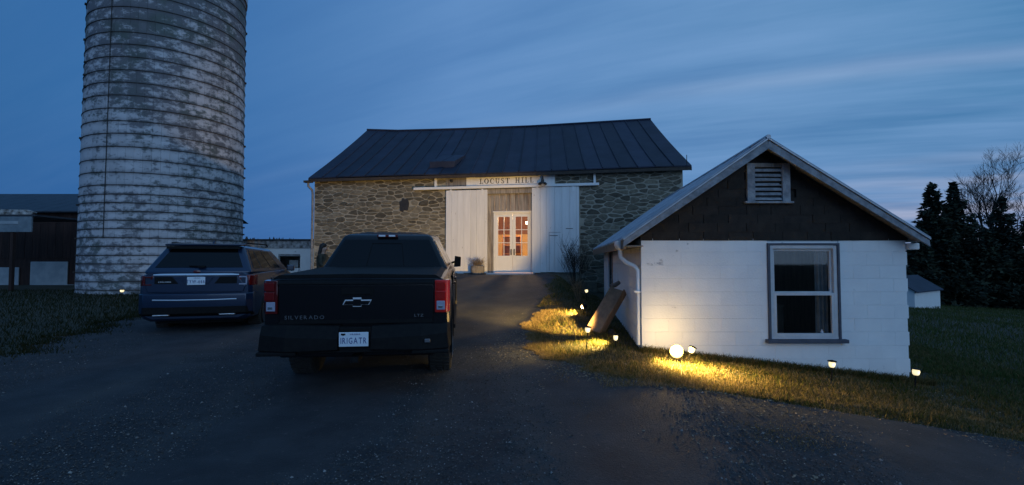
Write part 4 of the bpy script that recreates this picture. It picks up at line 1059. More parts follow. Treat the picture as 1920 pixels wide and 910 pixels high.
def bare_tree(x, y, H, seed, label, lean=(-.25, 0)):
    z0 = ground_h(x, y) - .1; r = random.Random(seed); t = thing('bare_tree', (x, y, z0), label, 'tree')
    tr = MB(); cr = MB()
    def grow(p, d, L, rad, dep):
        pts = [p]; rs = [rad]; n = 4
        for i in range(n):
            d = (d + Vector((r.gauss(0, .10), r.gauss(0, .10), r.gauss(.05, .05)))).normalized(); p = p + d * L / n; pts.append(p); rs.append(rad * (1 - .38 * (i + 1) / n))
        (tr if dep < 1 else cr).tube(pts, rs, 6 if dep < 2 else 3, cap=False)
        if dep >= 7 or rad < .013: return
        for k in range(3 if dep < 5 else 4):
            q = pts[r.randint(2, n)]; a = r.uniform(0, 6.28); sp = r.uniform(.35, .75)
            e = d.orthogonal().normalized(); e.rotate(Matrix.Rotation(a, 3, d)); nd = (d + e * sp + Vector((0, 0, .12))).normalized()
            grow(q, nd, L * r.uniform(.58, .80), max(rs[-1] * r.uniform(.6, .85), 0.0135 if dep < 6 else 0), dep + 1)
    grow(Vector((0, 0, 0)), Vector((lean[0], lean[1], 1)).normalized(), H * .30, H * .034, 0)
    tr.build('trunk', M['bark'], t, smooth=60); cr.build('crown', M['bark'], t)
bare_tree(cx(1890, 50), 50, 20.5, 52, 'tall leafless tree rising behind the conifers at the right edge', (-.12, 0))

# ------------------------------------------------------------------ lights in the garden
def path_light(x, y, hgt, tilt, az, lit, label, s=1.0, dz=0):
    t = thing('path_light', (x, y, ground_h(x, y) + dz), label, 'path light', rot=(0, 0, R(az)), group='small solar path lights around the shed and drive')
    t.rotation_euler = Euler((0, R(tilt), R(az)))
    mb = MB(); mb.tube([(0, 0, -.06), (0, 0, hgt - .10)], .008 * s, 8); mb.build('stake', M['plastic'], t)
    mb = MB(); mb.lathe([(.018 * s, hgt - .10), (.030 * s, hgt - .085), (.036 * s, hgt - .045), (.030 * s, hgt - .018)], 14); mb.build('lantern_glass', M['lens_path'] if lit else M['clear_lens'], t, smooth=60)
    mb = MB(); mb.lathe([(.050 * s, hgt - .020), (.046 * s, hgt - .008), (.02 * s, hgt), (.008 * s, hgt + .004)], 14); mb.build('cap', M['plastic'], t, smooth=40)
    if lit:
        l = bpy.data.lights.new('path_light_glow', 'POINT'); l.energy = .10; l.color = (1, .85, .5); l.shadow_soft_size = .03
        lo = bpy.data.objects.new('path_light_glow', l); COL.objects.link(lo); lo.parent = t; lo.location = (0, -.06, hgt - .06)
path_light(2.45, 6.75, .26, 24, 0, True, 'path light leaning to the right beside the glaring floodlight', 1.15)
path_light(4.47, 6.72, .28, 3, 0, True, 'upright path light below the shed window with a dark cap', 1.2)
path_light(5.74, 6.85, .28, 9, 20, True, 'path light at the right corner of the white shed', 1.3)
path_light(1.60, 7.42, .22, 2, 0, True, 'path light just right of the floodlight at the shed downspout')
path_light(1.15, 7.4, .36, 4, 0, True, 'path light on a long pale stake in front of the leaning trough', 1.2)
path_light(1.96, 12.5, .34, -2, 0, True, 'farthest path light, beside the dry weeds near the barn', 1.2)
path_light(-13.4, 16.4, .30, 0, 0, True, 'path light on the grass in front of the silo', 1.7)
def flood(x, y, az, tilt, energy, cone, label, size=.07, aim=None, lens_es=None, dz=.0, blend=.4):
    g = ground_h(x, y); t = thing('floodlight', (x, y, g + dz), label, 'floodlight', rot=(0, 0, R(-az)), group='warm garden floodlights on stakes in the grass')
    Rm = Matrix.Translation((0, 0, .17)) @ Matrix.Rotation(R(tilt), 4, 'X')
    mb = MB(); mb.tube([(0, 0, -.1), (0, 0, .06)], .011, 8); mb.build('stake', M['plastic'], t)
    s = size; Rn = Rm @ Matrix.Rotation(R(-90), 4, 'X')
    mb = MB(); mb.lathe([(s * .35, -s * 1.3), (s * .55, -s * 1.15), (s * .75, -s * .5), (s * 1.08, -.02), (s * 1.12, .012), (s * 1.03, .014), (s * 1.0, .002)], 24, M=Rn); mb.build('housing', M['plastic'], t, smooth=40)
    mb = MB(); mb.tube([Rm @ Vector((-s * 1.15, -.02, 0)), Vector((-s * 1.15, 0, .05)), Vector((s * 1.15, 0, .05)), Rm @ Vector((s * 1.15, -.02, 0))], .006, 6); mb.build('bracket', M['plastic'], t)
    mb = MB(); mb.lathe([(s * .62, .012 + s * .12), (s * .98, .006), (s * 1.0, .002), (s * .60, .010 + s * .10)], 24, M=Rn); mb.build('reflector', M['lens_amber'], t, smooth=60)
    mb = MB(); mb.lathe([(s * .61, .008 + s * .10), (s * .58, .022 + s * .16), (s * .35, .03 + s * .24), (.002, .03 + s * .28)], 24, M=Rn); mb.build('lens', M['lens_warm'], t, smooth=60)
    l = bpy.data.lights.new('flood_beam', 'SPOT'); l.energy = energy; l.color = (1, .62, .17); l.spot_size = R(cone); l.spot_blend = blend; l.shadow_soft_size = .045
    lo = bpy.data.objects.new('flood_beam', l); COL.objects.link(lo); lo.parent = t
    lo.matrix_parent_inverse = Matrix(); lo.matrix_local = Rm @ Matrix.Translation((0, .06 + s * .3, 0)) @ Matrix.Rotation(R(90), 4, 'X')
    return t
# az: compass direction the beam leaves (0 = away from the camera, 90 = right, 180 = towards the camera)
fl1 = flood(2.27, 6.62, 192, 14, 60, 172, 'glaring floodlight at the foot of the white shed, facing the camera', size=.085, blend=.3)
l = bpy.data.lights.new('flood_spill', 'POINT'); l.energy = 18; l.color = (1, .68, .28); l.shadow_soft_size = .06
lo = bpy.data.objects.new('flood_spill', l); COL.objects.link(lo); lo.parent = fl1; lo.location = (0, -.10, .33)
l = bpy.data.lights.new('flood_wash', 'SPOT'); l.energy = 820; l.color = (1, .66, .17); l.spot_size = R(150); l.spot_blend = .6; l.shadow_soft_size = .06
lo = bpy.data.objects.new('flood_wash', l); COL.objects.link(lo); lo.parent = fl1; lo.location = (0, .05, .26); lo.rotation_euler = (R(14), 0, R(60))
fl2 = flood(1.60, 7.72, -29, 15, 2400, 56, 'floodlight near the shed downspout lighting the grass and the barn doors', size=.07, blend=.55)
l = bpy.data.lights.new('flood_wash', 'SPOT'); l.energy = 480; l.color = (1, .66, .17); l.spot_size = R(98); l.spot_blend = .5; l.shadow_soft_size = .05
lo = bpy.data.objects.new('flood_wash', l); COL.objects.link(lo); lo.parent = fl2; lo.location = (-.02, .08, .24); lo.rotation_euler = (R(40), 0, R(82))
flood(1.50, 10.05, -86, -22, 330, 84, 'farther floodlight lighting the dry grass at the edge of the drive by the barn', size=.06, blend=.5)
t = thing('dry_weed', (1.62, 11.6, ground_h(1.62, 11.6)), 'tall dry weed lit orange beside the farthest path light', 'weed')
mb = MB(); r = random.Random(77); twigs(mb, r, 26, .55, .22, .005, 5); leaves_mb(mb, r, 120, lambda r: (r.gauss(0, .08), r.gauss(0, .08), r.uniform(.15, .55)), .022); mb.build('stems', M['dry'], t)

# ------------------------------------------------------------------ person by the barn corner
px_, py_ = -6.40, 16.1
t = thing('person', (px_, py_, ground_h(px_, py_)), 'person with long dark hair in a dark coat standing beside the left barn corner', 'person', rot=(0, 0, R(-90)))
t.scale = (1.08, 1.12, 1.06)
# local: +y is the way the person faces (rotated to the right), x across
def skin_fig(name, verts, edges_, radii, mt, parent, sub=2, root=0):
    me = bpy.data.meshes.new(name); me.from_pydata(verts, edges_, []); o = bpy.data.objects.new(name, me); COL.objects.link(o)
    m = o.modifiers.new('skin', 'SKIN'); m.use_smooth_shade = True
    for i, q in enumerate(radii): me.skin_vertices[0].data[i].radius = (q, q) if not hasattr(q, '__len__') else q
    me.skin_vertices[0].data[root].use_root = True
    s = o.modifiers.new('sub', 'SUBSURF'); s.levels = sub; s.render_levels = sub
    bpy.context.view_layer.update()
    m2 = bpy.data.meshes.new_from_object(o.evaluated_get(bpy.context.evaluated_depsgraph_get())); bpy.data.objects.remove(o)
    m2.materials.clear(); m2.materials.append(mt); m2.polygons.foreach_set('use_smooth', [True] * len(m2.polygons)); m2.name = name
    return link(name, m2, parent)
V = [(0, 0, .92), (0, .0, 1.12), (0, -.01, 1.32), (0, 0, 1.42), (0, .02, 1.49), (0, .03, 1.565), (0, .03, 1.645)]; Rr = [.13, .12, .13, .07, .06, .112, .122]
Ed = [(0, 1), (1, 2), (2, 3), (3, 4), (4, 5), (5, 6)]
def chain(start, pts, rs):
    p = start
    for q, rr in zip(pts, rs): V.append(q); Rr.append(rr); Ed.append((p, len(V) - 1)); p = len(V) - 1
    return p
for s in (-1, 1):
    chain(0, [(s * .09, 0, .85), (s * .10, .02, .48), (s * .10, 0, .09), (s * .11, .14, .04)], [.085, .055, .040, .032])
    h = chain(2, [(s * .17, 0, 1.37), (s * .21, .02, 1.10), (s * .19, .20, .98), (s * .17, .27, 1.00)], [.055, .042, .030, .026])
    for k in range(4): chain(h, [(s * (.155 + .012 * k), .305, .985 - .008 * k), (s * (.15 + .013 * k), .33 - .004 * k, .965 - .01 * k)], [.009, .007])
    chain(h, [(s * .14, .29, 1.01), (s * .125, .31, 1.0)], [.010, .008])
chain(5, [(0, .125, 1.575)], [.016])
skin_fig('body', V, Ed, Rr, M['skin'], t)
mb = MB(); mb.loft([[Vector((rx * math.cos(q), ry * math.sin(q), z)) for q in np.linspace(0, 2 * math.pi, 20, endpoint=False)] for z, rx, ry in ((.56, .215, .17), (.75, .20, .16), (.95, .175, .145), (1.15, .17, .14), (1.2, .15, .12))]); mb.build('coat_skirt', M['coat'], t, smooth=80)
for s in (1,):
    mb = MB(); mb.box(-.03, .03, .105, .112, 1.535, 1.545); mb.build('mouth', M['mid_red_lens'], t, bevel=.002)
V = [(0, 0, .80), (0, 0, .95), (0, 0, 1.15), (0, -.01, 1.34), (0, 0, 1.43)]; Rr = [.20, .19, .185, .17, .10]; Ed = [(0, 1), (1, 2), (2, 3), (3, 4)]
for s in (-1, 1): chain(3, [(s * .18, 0, 1.37), (s * .22, .02, 1.10), (s * .20, .17, 1.0)], [.075, .06, .045])
skin_fig('coat', V, Ed, Rr, M['coat'], t)
V = [(0, 0, .88)]; Rr = [.11]; Ed = []
for s in (-1, 1): chain(0, [(s * .09, 0, .82), (s * .10, .02, .48), (s * .10, 0, .12)], [.10, .068, .055])
skin_fig('trousers', V, Ed, Rr, M['trouser'], t)
mb = MB(); mb.loft([[Vector((rx * math.cos(q) * (1 + .04 * math.sin(7 * q)), cy + ry * math.sin(q), z)) for q in np.linspace(0, 2 * math.pi, 20, endpoint=False)] for z, cy, rx, ry in ((1.24, -.095, .07, .03), (1.34, -.095, .118, .05), (1.46, -.075, .112, .062), (1.56, -.045, .106, .075), (1.64, -.022, .104, .088), (1.69, .002, .100, .104), (1.735, .01, .080, .085), (1.765, .01, .045, .045), (1.775, .01, .01, .01))]); mb.build('hair', M['hair'], t, smooth=80)
for s in (-1, 1):
    mb = MB(); mb.lathe([(.002, -.009), (.008, -.005), (.009, 0), (.008, .005), (.002, .009)], 8, M=Matrix.Translation((s * .030, .106, 1.625))); mb.build('eye', M['dark'], t, smooth=60)
for s in (-1, 1):
    mb = MB(); mb.box(s * .10 - .05, s * .10 + .05, -.08, .19, 0, .08); mb.build('shoe', M['plastic'], t, bevel=.025)

# ------------------------------------------------------------------ vehicles
def half_ring(y, pts):       # pts (x,z) from bottom centre to top centre, mirrored
    Rg = [(x, y, z) for x, z in pts]; return [Vector(p) for p in Rg] + [Vector((-x, yy, z)) for x, yy, z in reversed(Rg) if x > 1e-6]
def wheel(parent, x, y, r, w, side, tilt_rim=True):
    t = thing('wheel', (x, y, r), None, None, rot=(0, 0, 0)); t.parent = parent
    Mx = Matrix.Rotation(R(90), 4, 'Y')
    h = w / 2; mb = MB()
    mb.lathe([(r * .60, -h * .9), (r * .90, -h), (r * .975, -h * .86), (r, -h * .6), (r, h * .6), (r * .975, h * .86), (r * .90, h), (r * .60, h * .9)], 40, M=Mx); mb.build('tyre', M['rubber'], t, smooth=35)
    mb = MB()
    for k in range(44):
        a = 2 * math.pi * k / 44
        for q in (-1, 0, 1): mb.box(q * w * .3 - w * .12, q * w * .3 + w * .12, -.012, .012, r - .004, r + .009, M=Matrix.Rotation(a + .04 * q, 4, 'X'))
    mb.build('tread', M['rubber'], t)
    mb = MB(); s = side; mb.lathe([(r * .62, 0), (r * .66, .03), (r * .60, .035), (r * .57, .01)], 32, M=Matrix.Translation((s * (h * .86), 0, 0)) @ Matrix.Rotation(R(90 * s), 4, 'Y'))
    mb.lathe([(.01, 0), (r * .16, 0), (r * .15, .04), (.01, .045)], 16, M=Matrix.Translation((s * h * .5, 0, 0)) @ Matrix.Rotation(R(90 * s), 4, 'Y'))
    for k in range(6):
        a = 2 * math.pi * k / 6; mb.box(s * h * .5 - .01, s * h * .5 + .035, -.03, .03, r * .10, r * .62, M=Matrix.Rotation(a, 4, 'X'))
    mb.build('rim', M['rim'], t, smooth=35)
    return t
def poly_panel(mb, pts, th):          # thin panel from 3D outline, thickness along normal
    n = (pts[1] - pts[0]).cross(pts[2] - pts[0]).normalized(); k = len(pts)
    vs = [p + n * th for p in pts] + [p - n * th for p in pts]
    return mb.add(vs, [tuple(range(k)), tuple(range(2 * k - 1, k - 1, -1))] + [(i, i + k, (i + 1) % k + k, (i + 1) % k) for i in range(k)])
def frustum_pt(B, T, u, v):           # bilinear on a face given by bottom pair B, top pair T
    return (B[0].lerp(B[1], u)).lerp(T[0].lerp(T[1], u), v)
def greenhouse(parent, mt, base, top, name='cab'):
    """base/top: (half width rear, half width front, y rear, y front, z rear, z front)"""
    bR, bF, by0, by1, bz0, bz1 = base; tR, tF, ty0, ty1, tz0, tz1 = top
    V_ = Vector
    b = [V_((-bR, by0, bz0)), V_((bR, by0, bz0)), V_((bF, by1, bz1)), V_((-bF, by1, bz1))]
    t_ = [V_((-tR, ty0, tz0)), V_((tR, ty0, tz0)), V_((tF, ty1, tz1)), V_((-tF, ty1, tz1))]
    mb = MB(); crown = .05
    c_ = [V_((-tR * .55, ty0 + .25, tz0 + crown)), V_((tR * .55, ty0 + .25, tz0 + crown)), V_((tF * .55, ty1 - .25, tz1 + crown)), V_((-tF * .55, ty1 - .25, tz1 + crown))]
    mb.loft([b, t_, c_]); mb.build(name, mt, parent, bevel=.06, seg=4, smooth=40)
    return b, t_
def car_text(parent, st, size, mt, x, y, z, name='letter', spacing=1.0, sx=1.0, depth=.002):
    gap = size * (.09 + .5 * (spacing - 1)); ms = []; w = 0
    for ch in st:
        me = text_mesh(ch, size, depth, mt, name, 1, sx); xs = [v.co.x for v in me.vertices]; a, b = min(xs), max(xs); ms.append((me, a, w)); w += b - a + gap
    for me, a, q in ms: link(name, me, parent, loc=(x - (w - gap) / 2 + q - a, y, z))
def plate(parent, x, y, z, body, small, badge, tilt=0):
    p = thing('number_plate', (x, y, z), None, None, rot=(tilt, 0, 0)); p.parent = parent
    mb = MB(); mb.box(-.152, .152, -.004, .004, -.076, .076); mb.build('plate_sheet', M['plate'], p, bevel=.008)
    car_text(p, body, .092, M['plate_blue'], 0, -.006, -.016, 'letter', 1.1, .66)
    if small: car_text(p, small, .022, M['plate_blue'], .015, -.006, .054, 'letter', 1.25, 1)
    if badge: mb = MB(); mb.box(-.13, -.085, -.0065, -.004, .045, .064); mb.box(-.115, -.10, -.0068, -.004, .040, .050); mb.build('plate_badge', M['dark'], p)
    return p
# --- black pickup
tk = thing('pickup_truck', (-1.70, 5.30, ground_h(-1.7, 5.3) - .01), 'black crew cab pickup truck parked on the drive with its tailgate to the camera', 'truck', rot=(R(2.2), 0, R(6)))
P_ = [(0, .42), (.82, .42), (.93, .50), (.985, .62), (1.0, .80), (.995, 1.0), (.985, 1.12), (.955, 1.22), (.93, 1.275), (.86, 1.295), (0, 1.30)]
def scl(P, kx, dz_top=0, dzb=0):
    return [(x * kx, z + (dz_top * max(0, (z - .8) / .5)) + (dzb * max(0, (.8 - z) / .4))) for x, z in P]
mb = MB()
rings = [half_ring(y, scl(P_, k, dt, db)) for y, k, dt, db in ((.0, .975, -.02, .02), (.03, .995, 0, 0), (.5, 1.005, 0, 0), (1.12, 1.012, 0, 0), (1.8, 1.0, 0, 0), (3.0, 1.0, 0, -.04), (4.3, 1.0, -.02, -.04), (4.76, 1.012, -.05, 0), (5.35, .985, -.10, 0), (5.62, .90, -.16, .05), (5.70, .80, -.20, .1))]
mb.loft(rings); body = mb.build('body', M['black_paint'], tk, smooth=28)
cut = []
for y in (1.12, 4.76):
    for s in (-1, 1):
        mb = MB(); mb.lathe([(.49, -.30), (.49, .30)], 40, M=Matrix.Translation((s * 1.02, y, .42)) @ Matrix.Rotation(R(90), 4, 'Y')); c = mb.build('cutter', M['dark']); c.parent = tk; cut.append(c)
bpy.context.view_layer.update(); apply_bool(body, cut)
body.data.polygons.foreach_set('use_smooth', [True] * len(body.data.polygons)); body.data.set_sharp_from_angle(angle=R(30))
for s in (-1, 1):
    for y in (1.12, 4.76):
        mb = MB()
        for k in range(17):
            a = R(-12 + 204 * k / 16); 
            if k < 16:
                b_ = R(-12 + 204 * (k + 1) / 16); r0, r1 = .485, .535
                P4 = [(y + r0 * math.cos(a), .42 + r0 * math.sin(a)), (y + r1 * math.cos(a), .42 + r1 * math.sin(a)), (y + r1 * math.cos(b_), .42 + r1 * math.sin(b_)), (y + r0 * math.cos(b_), .42 + r0 * math.sin(b_))]
                mb.add([(s * xx, p[0], p[1]) for xx in (.985, 1.022) for p in P4], [(0, 1, 2, 3), (7, 6, 5, 4), (0, 4, 5, 1), (2, 6, 7, 3), (1, 5, 6, 2), (0, 3, 7, 4)])
        mb.build('wheel_arch', M['plastic'], tk)
        wheel(tk, s * .855, y, .415, .29, s).location.z = .385
mb = MB(); mb.box(-.78, .78, .1, 5.3, .42, .55); mb.box(-.5, .5, 1.02, 1.22, .30, .44); mb.box(-.72, .72, 1.08, 1.16, .36, .44); mb.build('chassis', M['plastic'], tk)
# tailgate
mb = MB(); mb.prism([(-.82, .80), (.82, .80), (.83, 1.18), (.82, 1.225), (-.82, 1.225), (-.83, 1.18)], -.035, .02); mb.build('tailgate', M['black_paint'], tk, bevel=.012, seg=3)
mb = MB(); mb.loft([[Vector((x, -.055, 1.222)), Vector((x, -.05, 1.25)), Vector((x, .05, 1.285)), Vector((x, .05, 1.225))] for x in (-.83, .83)]); mb.build('tailgate_cap', M['plastic'], tk, bevel=.006)
mb = MB(); mb.box(-.17, .17, -.041, -.036, 1.10, 1.19); mb.box(-.14, .14, -.05, -.041, 1.115, 1.135); mb.build('tailgate_handle', M['plastic'], tk, bevel=.003)
mb = MB(); mb.prism([(-.82, .80), (.82, .80), (.80, .84), (-.80, .84)], -.05, -.036); mb.build('tailgate_trim', M['plastic'], tk)
# soft load cover over the bed
mb = MB(); mb.loft([[Vector((-.90, y, 1.285)), Vector((-.84, y, 1.322)), Vector((0, y, 1.334)), Vector((.84, y, 1.322)), Vector((.90, y, 1.285))] for y in (.02, .6, 1.2, 1.80)]); mb.build('bed_cover', M['plastic'], tk, smooth=20)
# cab
b, t_ = greenhouse(tk, M['black_paint'], (.93, .95, 1.84, 4.72, 1.27, 1.18), (.655, .68, 2.12, 3.72, 1.79, 1.81), 'cab')
def win_on(B, T, u0, u1, v0, v1, off, parent, name, mt=None, th=.004, taper=(0, 0)):
    pts = [frustum_pt(B, T, u0, v0), frustum_pt(B, T, u1, v0), frustum_pt(B, T, u1 - taper[1], v1), frustum_pt(B, T, u0 + taper[0], v1)]
    n = (pts[1] - pts[0]).cross(pts[2] - pts[0]).normalized()
    pts = [p + n * off for p in pts]; mb = MB(); poly_panel(mb, pts, th); return mb.build(name, mt or M['car_glass'], parent, bevel=.003)
RB, RT = (b[0], b[1]), (t_[0], t_[1])
win_on(RB, RT, .045, .955, .07, .86, .004, tk, 'rear_window')
win_on(RB, RT, .345, .352, .09, .74, .010, tk, 'slider_frame', M['plastic'], .002); win_on(RB, RT, .648, .655, .09, .74, .010, tk, 'slider_frame', M['plastic'], .002); win_on(RB, RT, .345, .655, .735, .755, .012, tk, 'slider_frame', M['plastic'], .002)
win_on((b[2], b[3]), (t_[2], t_[3]), .06, .94, .08, .90, .004, tk, 'windscreen')
for s in (1, -1):
    B, T = ((b[1], b[2]), (t_[1], t_[2])) if s == 1 else ((b[3], b[0]), (t_[3], t_[0]))
    rr = ((.08, .44, .02, 0), (.47, .80, 0, .04)) if s == 1 else ((.20, .53, .04, 0), (.56, .92, 0, .02))
    for u0, u1, a_, c_ in rr: win_on(B, T, u0, u1, .16, .84, .003, tk, 'side_window', taper=(a_, c_))
    for (y0, y1) in ((1.98, 2.94), (2.97, 4.05)):
        mb = MB(); mb.box(s * .997 - .006, s * .997 + .010, y0, y1, .60, 1.17); d = mb.build('door', M['black_paint'], tk, bevel=.02, seg=3)
        mb = MB(); mb.box(s * 1.012 - .008, s * 1.012 + .024, y0 + .06, y0 + .26, 1.04, 1.07); mb.build('handle', M['black_paint'], d, bevel=.008)
    mb = MB(); mb.tube([(s * .93, 4.0, 1.28), (s * 1.00, 3.98, 1.30)], .022, 6); mb.loft([[Vector((s * .98, 3.93, 1.20)), Vector((s * 1.11, 3.90, 1.21)), Vector((s * 1.12, 3.90, 1.40)), Vector((s * 1.00, 3.93, 1.42))], [Vector((s * .98, 4.06, 1.22)), Vector((s * 1.10, 4.03, 1.24)), Vector((s * 1.10, 4.03, 1.38)), Vector((s * 1.00, 4.06, 1.40))]])
    mb.build('mirror', M['plastic'], tk, bevel=.02, seg=3)
    mb = MB(); mb.box(s * .92, s * 1.04, 1.9, 4.2, .38, .44); mb.build('side_step', M['plastic'], tk, bevel=.012)
    # tail lamp wrapping round the corner
    L_ = thing('tail_light', (0, 0, 0), None, None); L_.parent = tk
    x0, x1 = (.838, .992)
    def lamp(z0, z1, mt, nm, xa=x0, xb=x1, yb=.13, ya=-.03, wrap=True):
        mb = MB(); P4 = [(s * xa, ya), (s * (xb - .03), ya + .004), (s * (xb + .004), ya + .05), (s * (xb + .012), yb), (s * (xb - .05), yb), (s * xa, yb)]
        k = len(P4); mb.add([(p[0], p[1], z0) for p in P4] + [(p[0], p[1], z1) for p in P4], [tuple(range(k)), tuple(range(2 * k - 1, k - 1, -1))] + [(i, i + k, (i + 1) % k + k, (i + 1) % k) for i in range(k)])
        return mb.build(nm, mt, L_, bevel=.006, seg=2, smooth=40)
    lamp(.905, 1.265, M['deep_red_lens'] if s < 0 else M['red_lens'], 'red_lens')  # right lens lit, left shaded: floodlight from one side put into the colour
    for (za, zb) in ((1.05, 1.14), (1.155, 1.245)):
        mb = MB(); mb.box(s * .915 - .058, s * .915 + .045, -.038, -.028, za, zb); mb.build('lamp_segment', M['red_lens'] if s > 0 else M['mid_red_lens'], L_, bevel=.008)  # segments repeat the painted lit and shaded reds
    mb = MB(); mb.box(s * .905 - .048, s * .905 + .045, -.040, -.028, .935, 1.035); mb.build('reverse_lens', M['reverse_lens'], L_, bevel=.008)
    mb = MB(); mb.box(s * .905 - .030, s * .905 + .02, -.043, -.038, .955, .985); mb.build('bulb_spot', M['chrome'], L_, bevel=.004)
mb = MB(); mb.box(-.155, .155, 2.055, 2.12, 1.758, 1.80); hb = mb.build('high_brake_light', M['deep_red_lens'], tk, bevel=.008)
for x in (-.075, .075): mb = MB(); mb.box(x - .055, x + .045, 2.048, 2.06, 1.765, 1.792); mb.build('clear_lens', M['clear_lens'], hb, bevel=.005)
# bumper with corner steps
mb = MB()
for s in (-1, 1):
    mb.loft([[Vector((s * .17, -.20, .66)), Vector((s * .17, -.20, .54)), Vector((s * .17, .02, .52)), Vector((s * .17, .02, .78)), Vector((s * .17, -.12, .78))], [Vector((s * .70, -.20, .68)), Vector((s * .70, -.21, .53)), Vector((s * .70, .02, .50)), Vector((s * .70, .02, .80)), Vector((s * .70, -.12, .80))], [Vector((s * .98, -.13, .70)), Vector((s * 1.0, -.13, .53)), Vector((s * 1.0, .05, .52)), Vector((s * .99, .05, .79)), Vector((s * .98, -.08, .79))], [Vector((s * 1.01, .0, .72)), Vector((s * 1.02, .0, .55)), Vector((s * 1.01, .22, .55)), Vector((s * 1.0, .22, .76)), Vector((s * 1.0, .05, .78))]])
mb.box(-.168, .168, -.14, .02, .50, .77)
mb.build('rear_bumper', M['plastic'], tk, bevel=.012)
mb = MB(); mb.box(-1.0, -.60, -.19, .0, .485, .525); mb.box(.60, 1.0, -.19, .0, .485, .525); mb.box(-.6, .6, -.15, 0, .50, .525); mb.build('bumper_step', M['plastic'], tk, bevel=.01)
mb = MB(); mb.box(.74, .80, -.222, -.20, .61, .65); mb.build('parking_sensor', M['dim_chrome'], tk, bevel=.006)
mb = MB(); mb.box(-.04, .04, -.17, .05, .40, .46); mb.build('hitch_receiver', M['plastic'], tk)
plate(tk, .0, -.205, .655, 'IRIGATR', 'VIRGINIA', True, R(0))
# emblem, model lettering
def prism_obj(parent, name, poly, y0, y1, mt, bevel=0): mb = MB(); mb.prism(poly, y0, y1); return mb.build(name, mt, parent, bevel=bevel)
bt = [(-.155, -.030), (-.045, -.030), (-.045, -.052), (.045, -.052), (.045, -.030), (.128, -.030), (.155, .026), (.045, .026), (.045, .050), (-.045, .050), (-.045, .026), (-.128, .026)]
em = prism_obj(tk, 'emblem', [(x, z + 1.03) for x, z in bt], -.050, -.036, M['bright_chrome'], .002)
prism_obj(em, 'emblem_centre', [(x * .93, z * .72 + 1.025) for x, z in bt], -.054, -.045, M['black_paint'])
car_text(tk, 'SILVERADO', .058, M['dim_chrome'], -.555, -.038, .865, 'letter', 1.35, 1.12)
car_text(tk, 'LTZ', .042, M['dim_chrome'], .665, -.038, .875, 'letter', 1.1, 1.3)

# --- blue SUV
sv = thing('blue_suv', (-6.0, 9.05, .02), 'dark blue estate SUV parked left of the black pickup in front of the silo', 'car', rot=(R(.4), R(0), R(15)))
Q_ = [(0, .30), (.80, .30), (.93, .36), (.975, .50), (.985, .72), (.985, .95), (.965, 1.10), (.93, 1.20), (.86, 1.24), (0, 1.25)]
mb = MB()
rings = [half_ring(y, scl(Q_, k, dt, db)) for y, k, dt, db in ((.06, .90, 0, .06), (.13, .965, 0, .02), (.35, .99, 0, 0), (1.08, 1.01, 0, 0), (2.2, 1.0, 0, 0), (3.4, 1.0, 0, 0), (3.95, 1.01, -.08, 0), (4.5, .97, -.18, 0), (4.85, .88, -.28, .03), (4.98, .75, -.32, .08))]
mb.loft(rings); body = mb.build('body', M['blue_paint'], sv, smooth=28)
cut = []
for y in (1.08, 3.95):
    for s in (-1, 1):
        mb = MB(); mb.lathe([(.44, -.28), (.44, .28)], 40, M=Matrix.Translation((s * 1.0, y, .38)) @ Matrix.Rotation(R(90), 4, 'Y')); c = mb.build('cutter', M['dark']); c.parent = sv; cut.append(c)
bpy.context.view_layer.update(); apply_bool(body, cut)
body.data.polygons.foreach_set('use_smooth', [True] * len(body.data.polygons)); body.data.set_sharp_from_angle(angle=R(30))
for s in (-1, 1):
    for y in (1.08, 3.95): wheel(sv, s * .83, y, .372, .25, s)
mb = MB(); mb.box(-.75, .75, .3, 4.7, .26, .36); mb.build('floor_pan', M['plastic'], sv)
b, t_ = greenhouse(sv, M['blue_paint'], (.935, .93, .12, 4.0, 1.22, 1.16), (.69, .67, .50, 2.85, 1.74, 1.73), 'roof_cabin')
RB, RT = (b[0], b[1]), (t_[0], t_[1])
win_on(RB, RT, .075, .925, .22, .92, .004, sv, 'rear_window', taper=(.02, .02))
win_on((b[2], b[3]), (t_[2], t_[3]), .06, .94, .10, .92, .004, sv, 'windscreen')
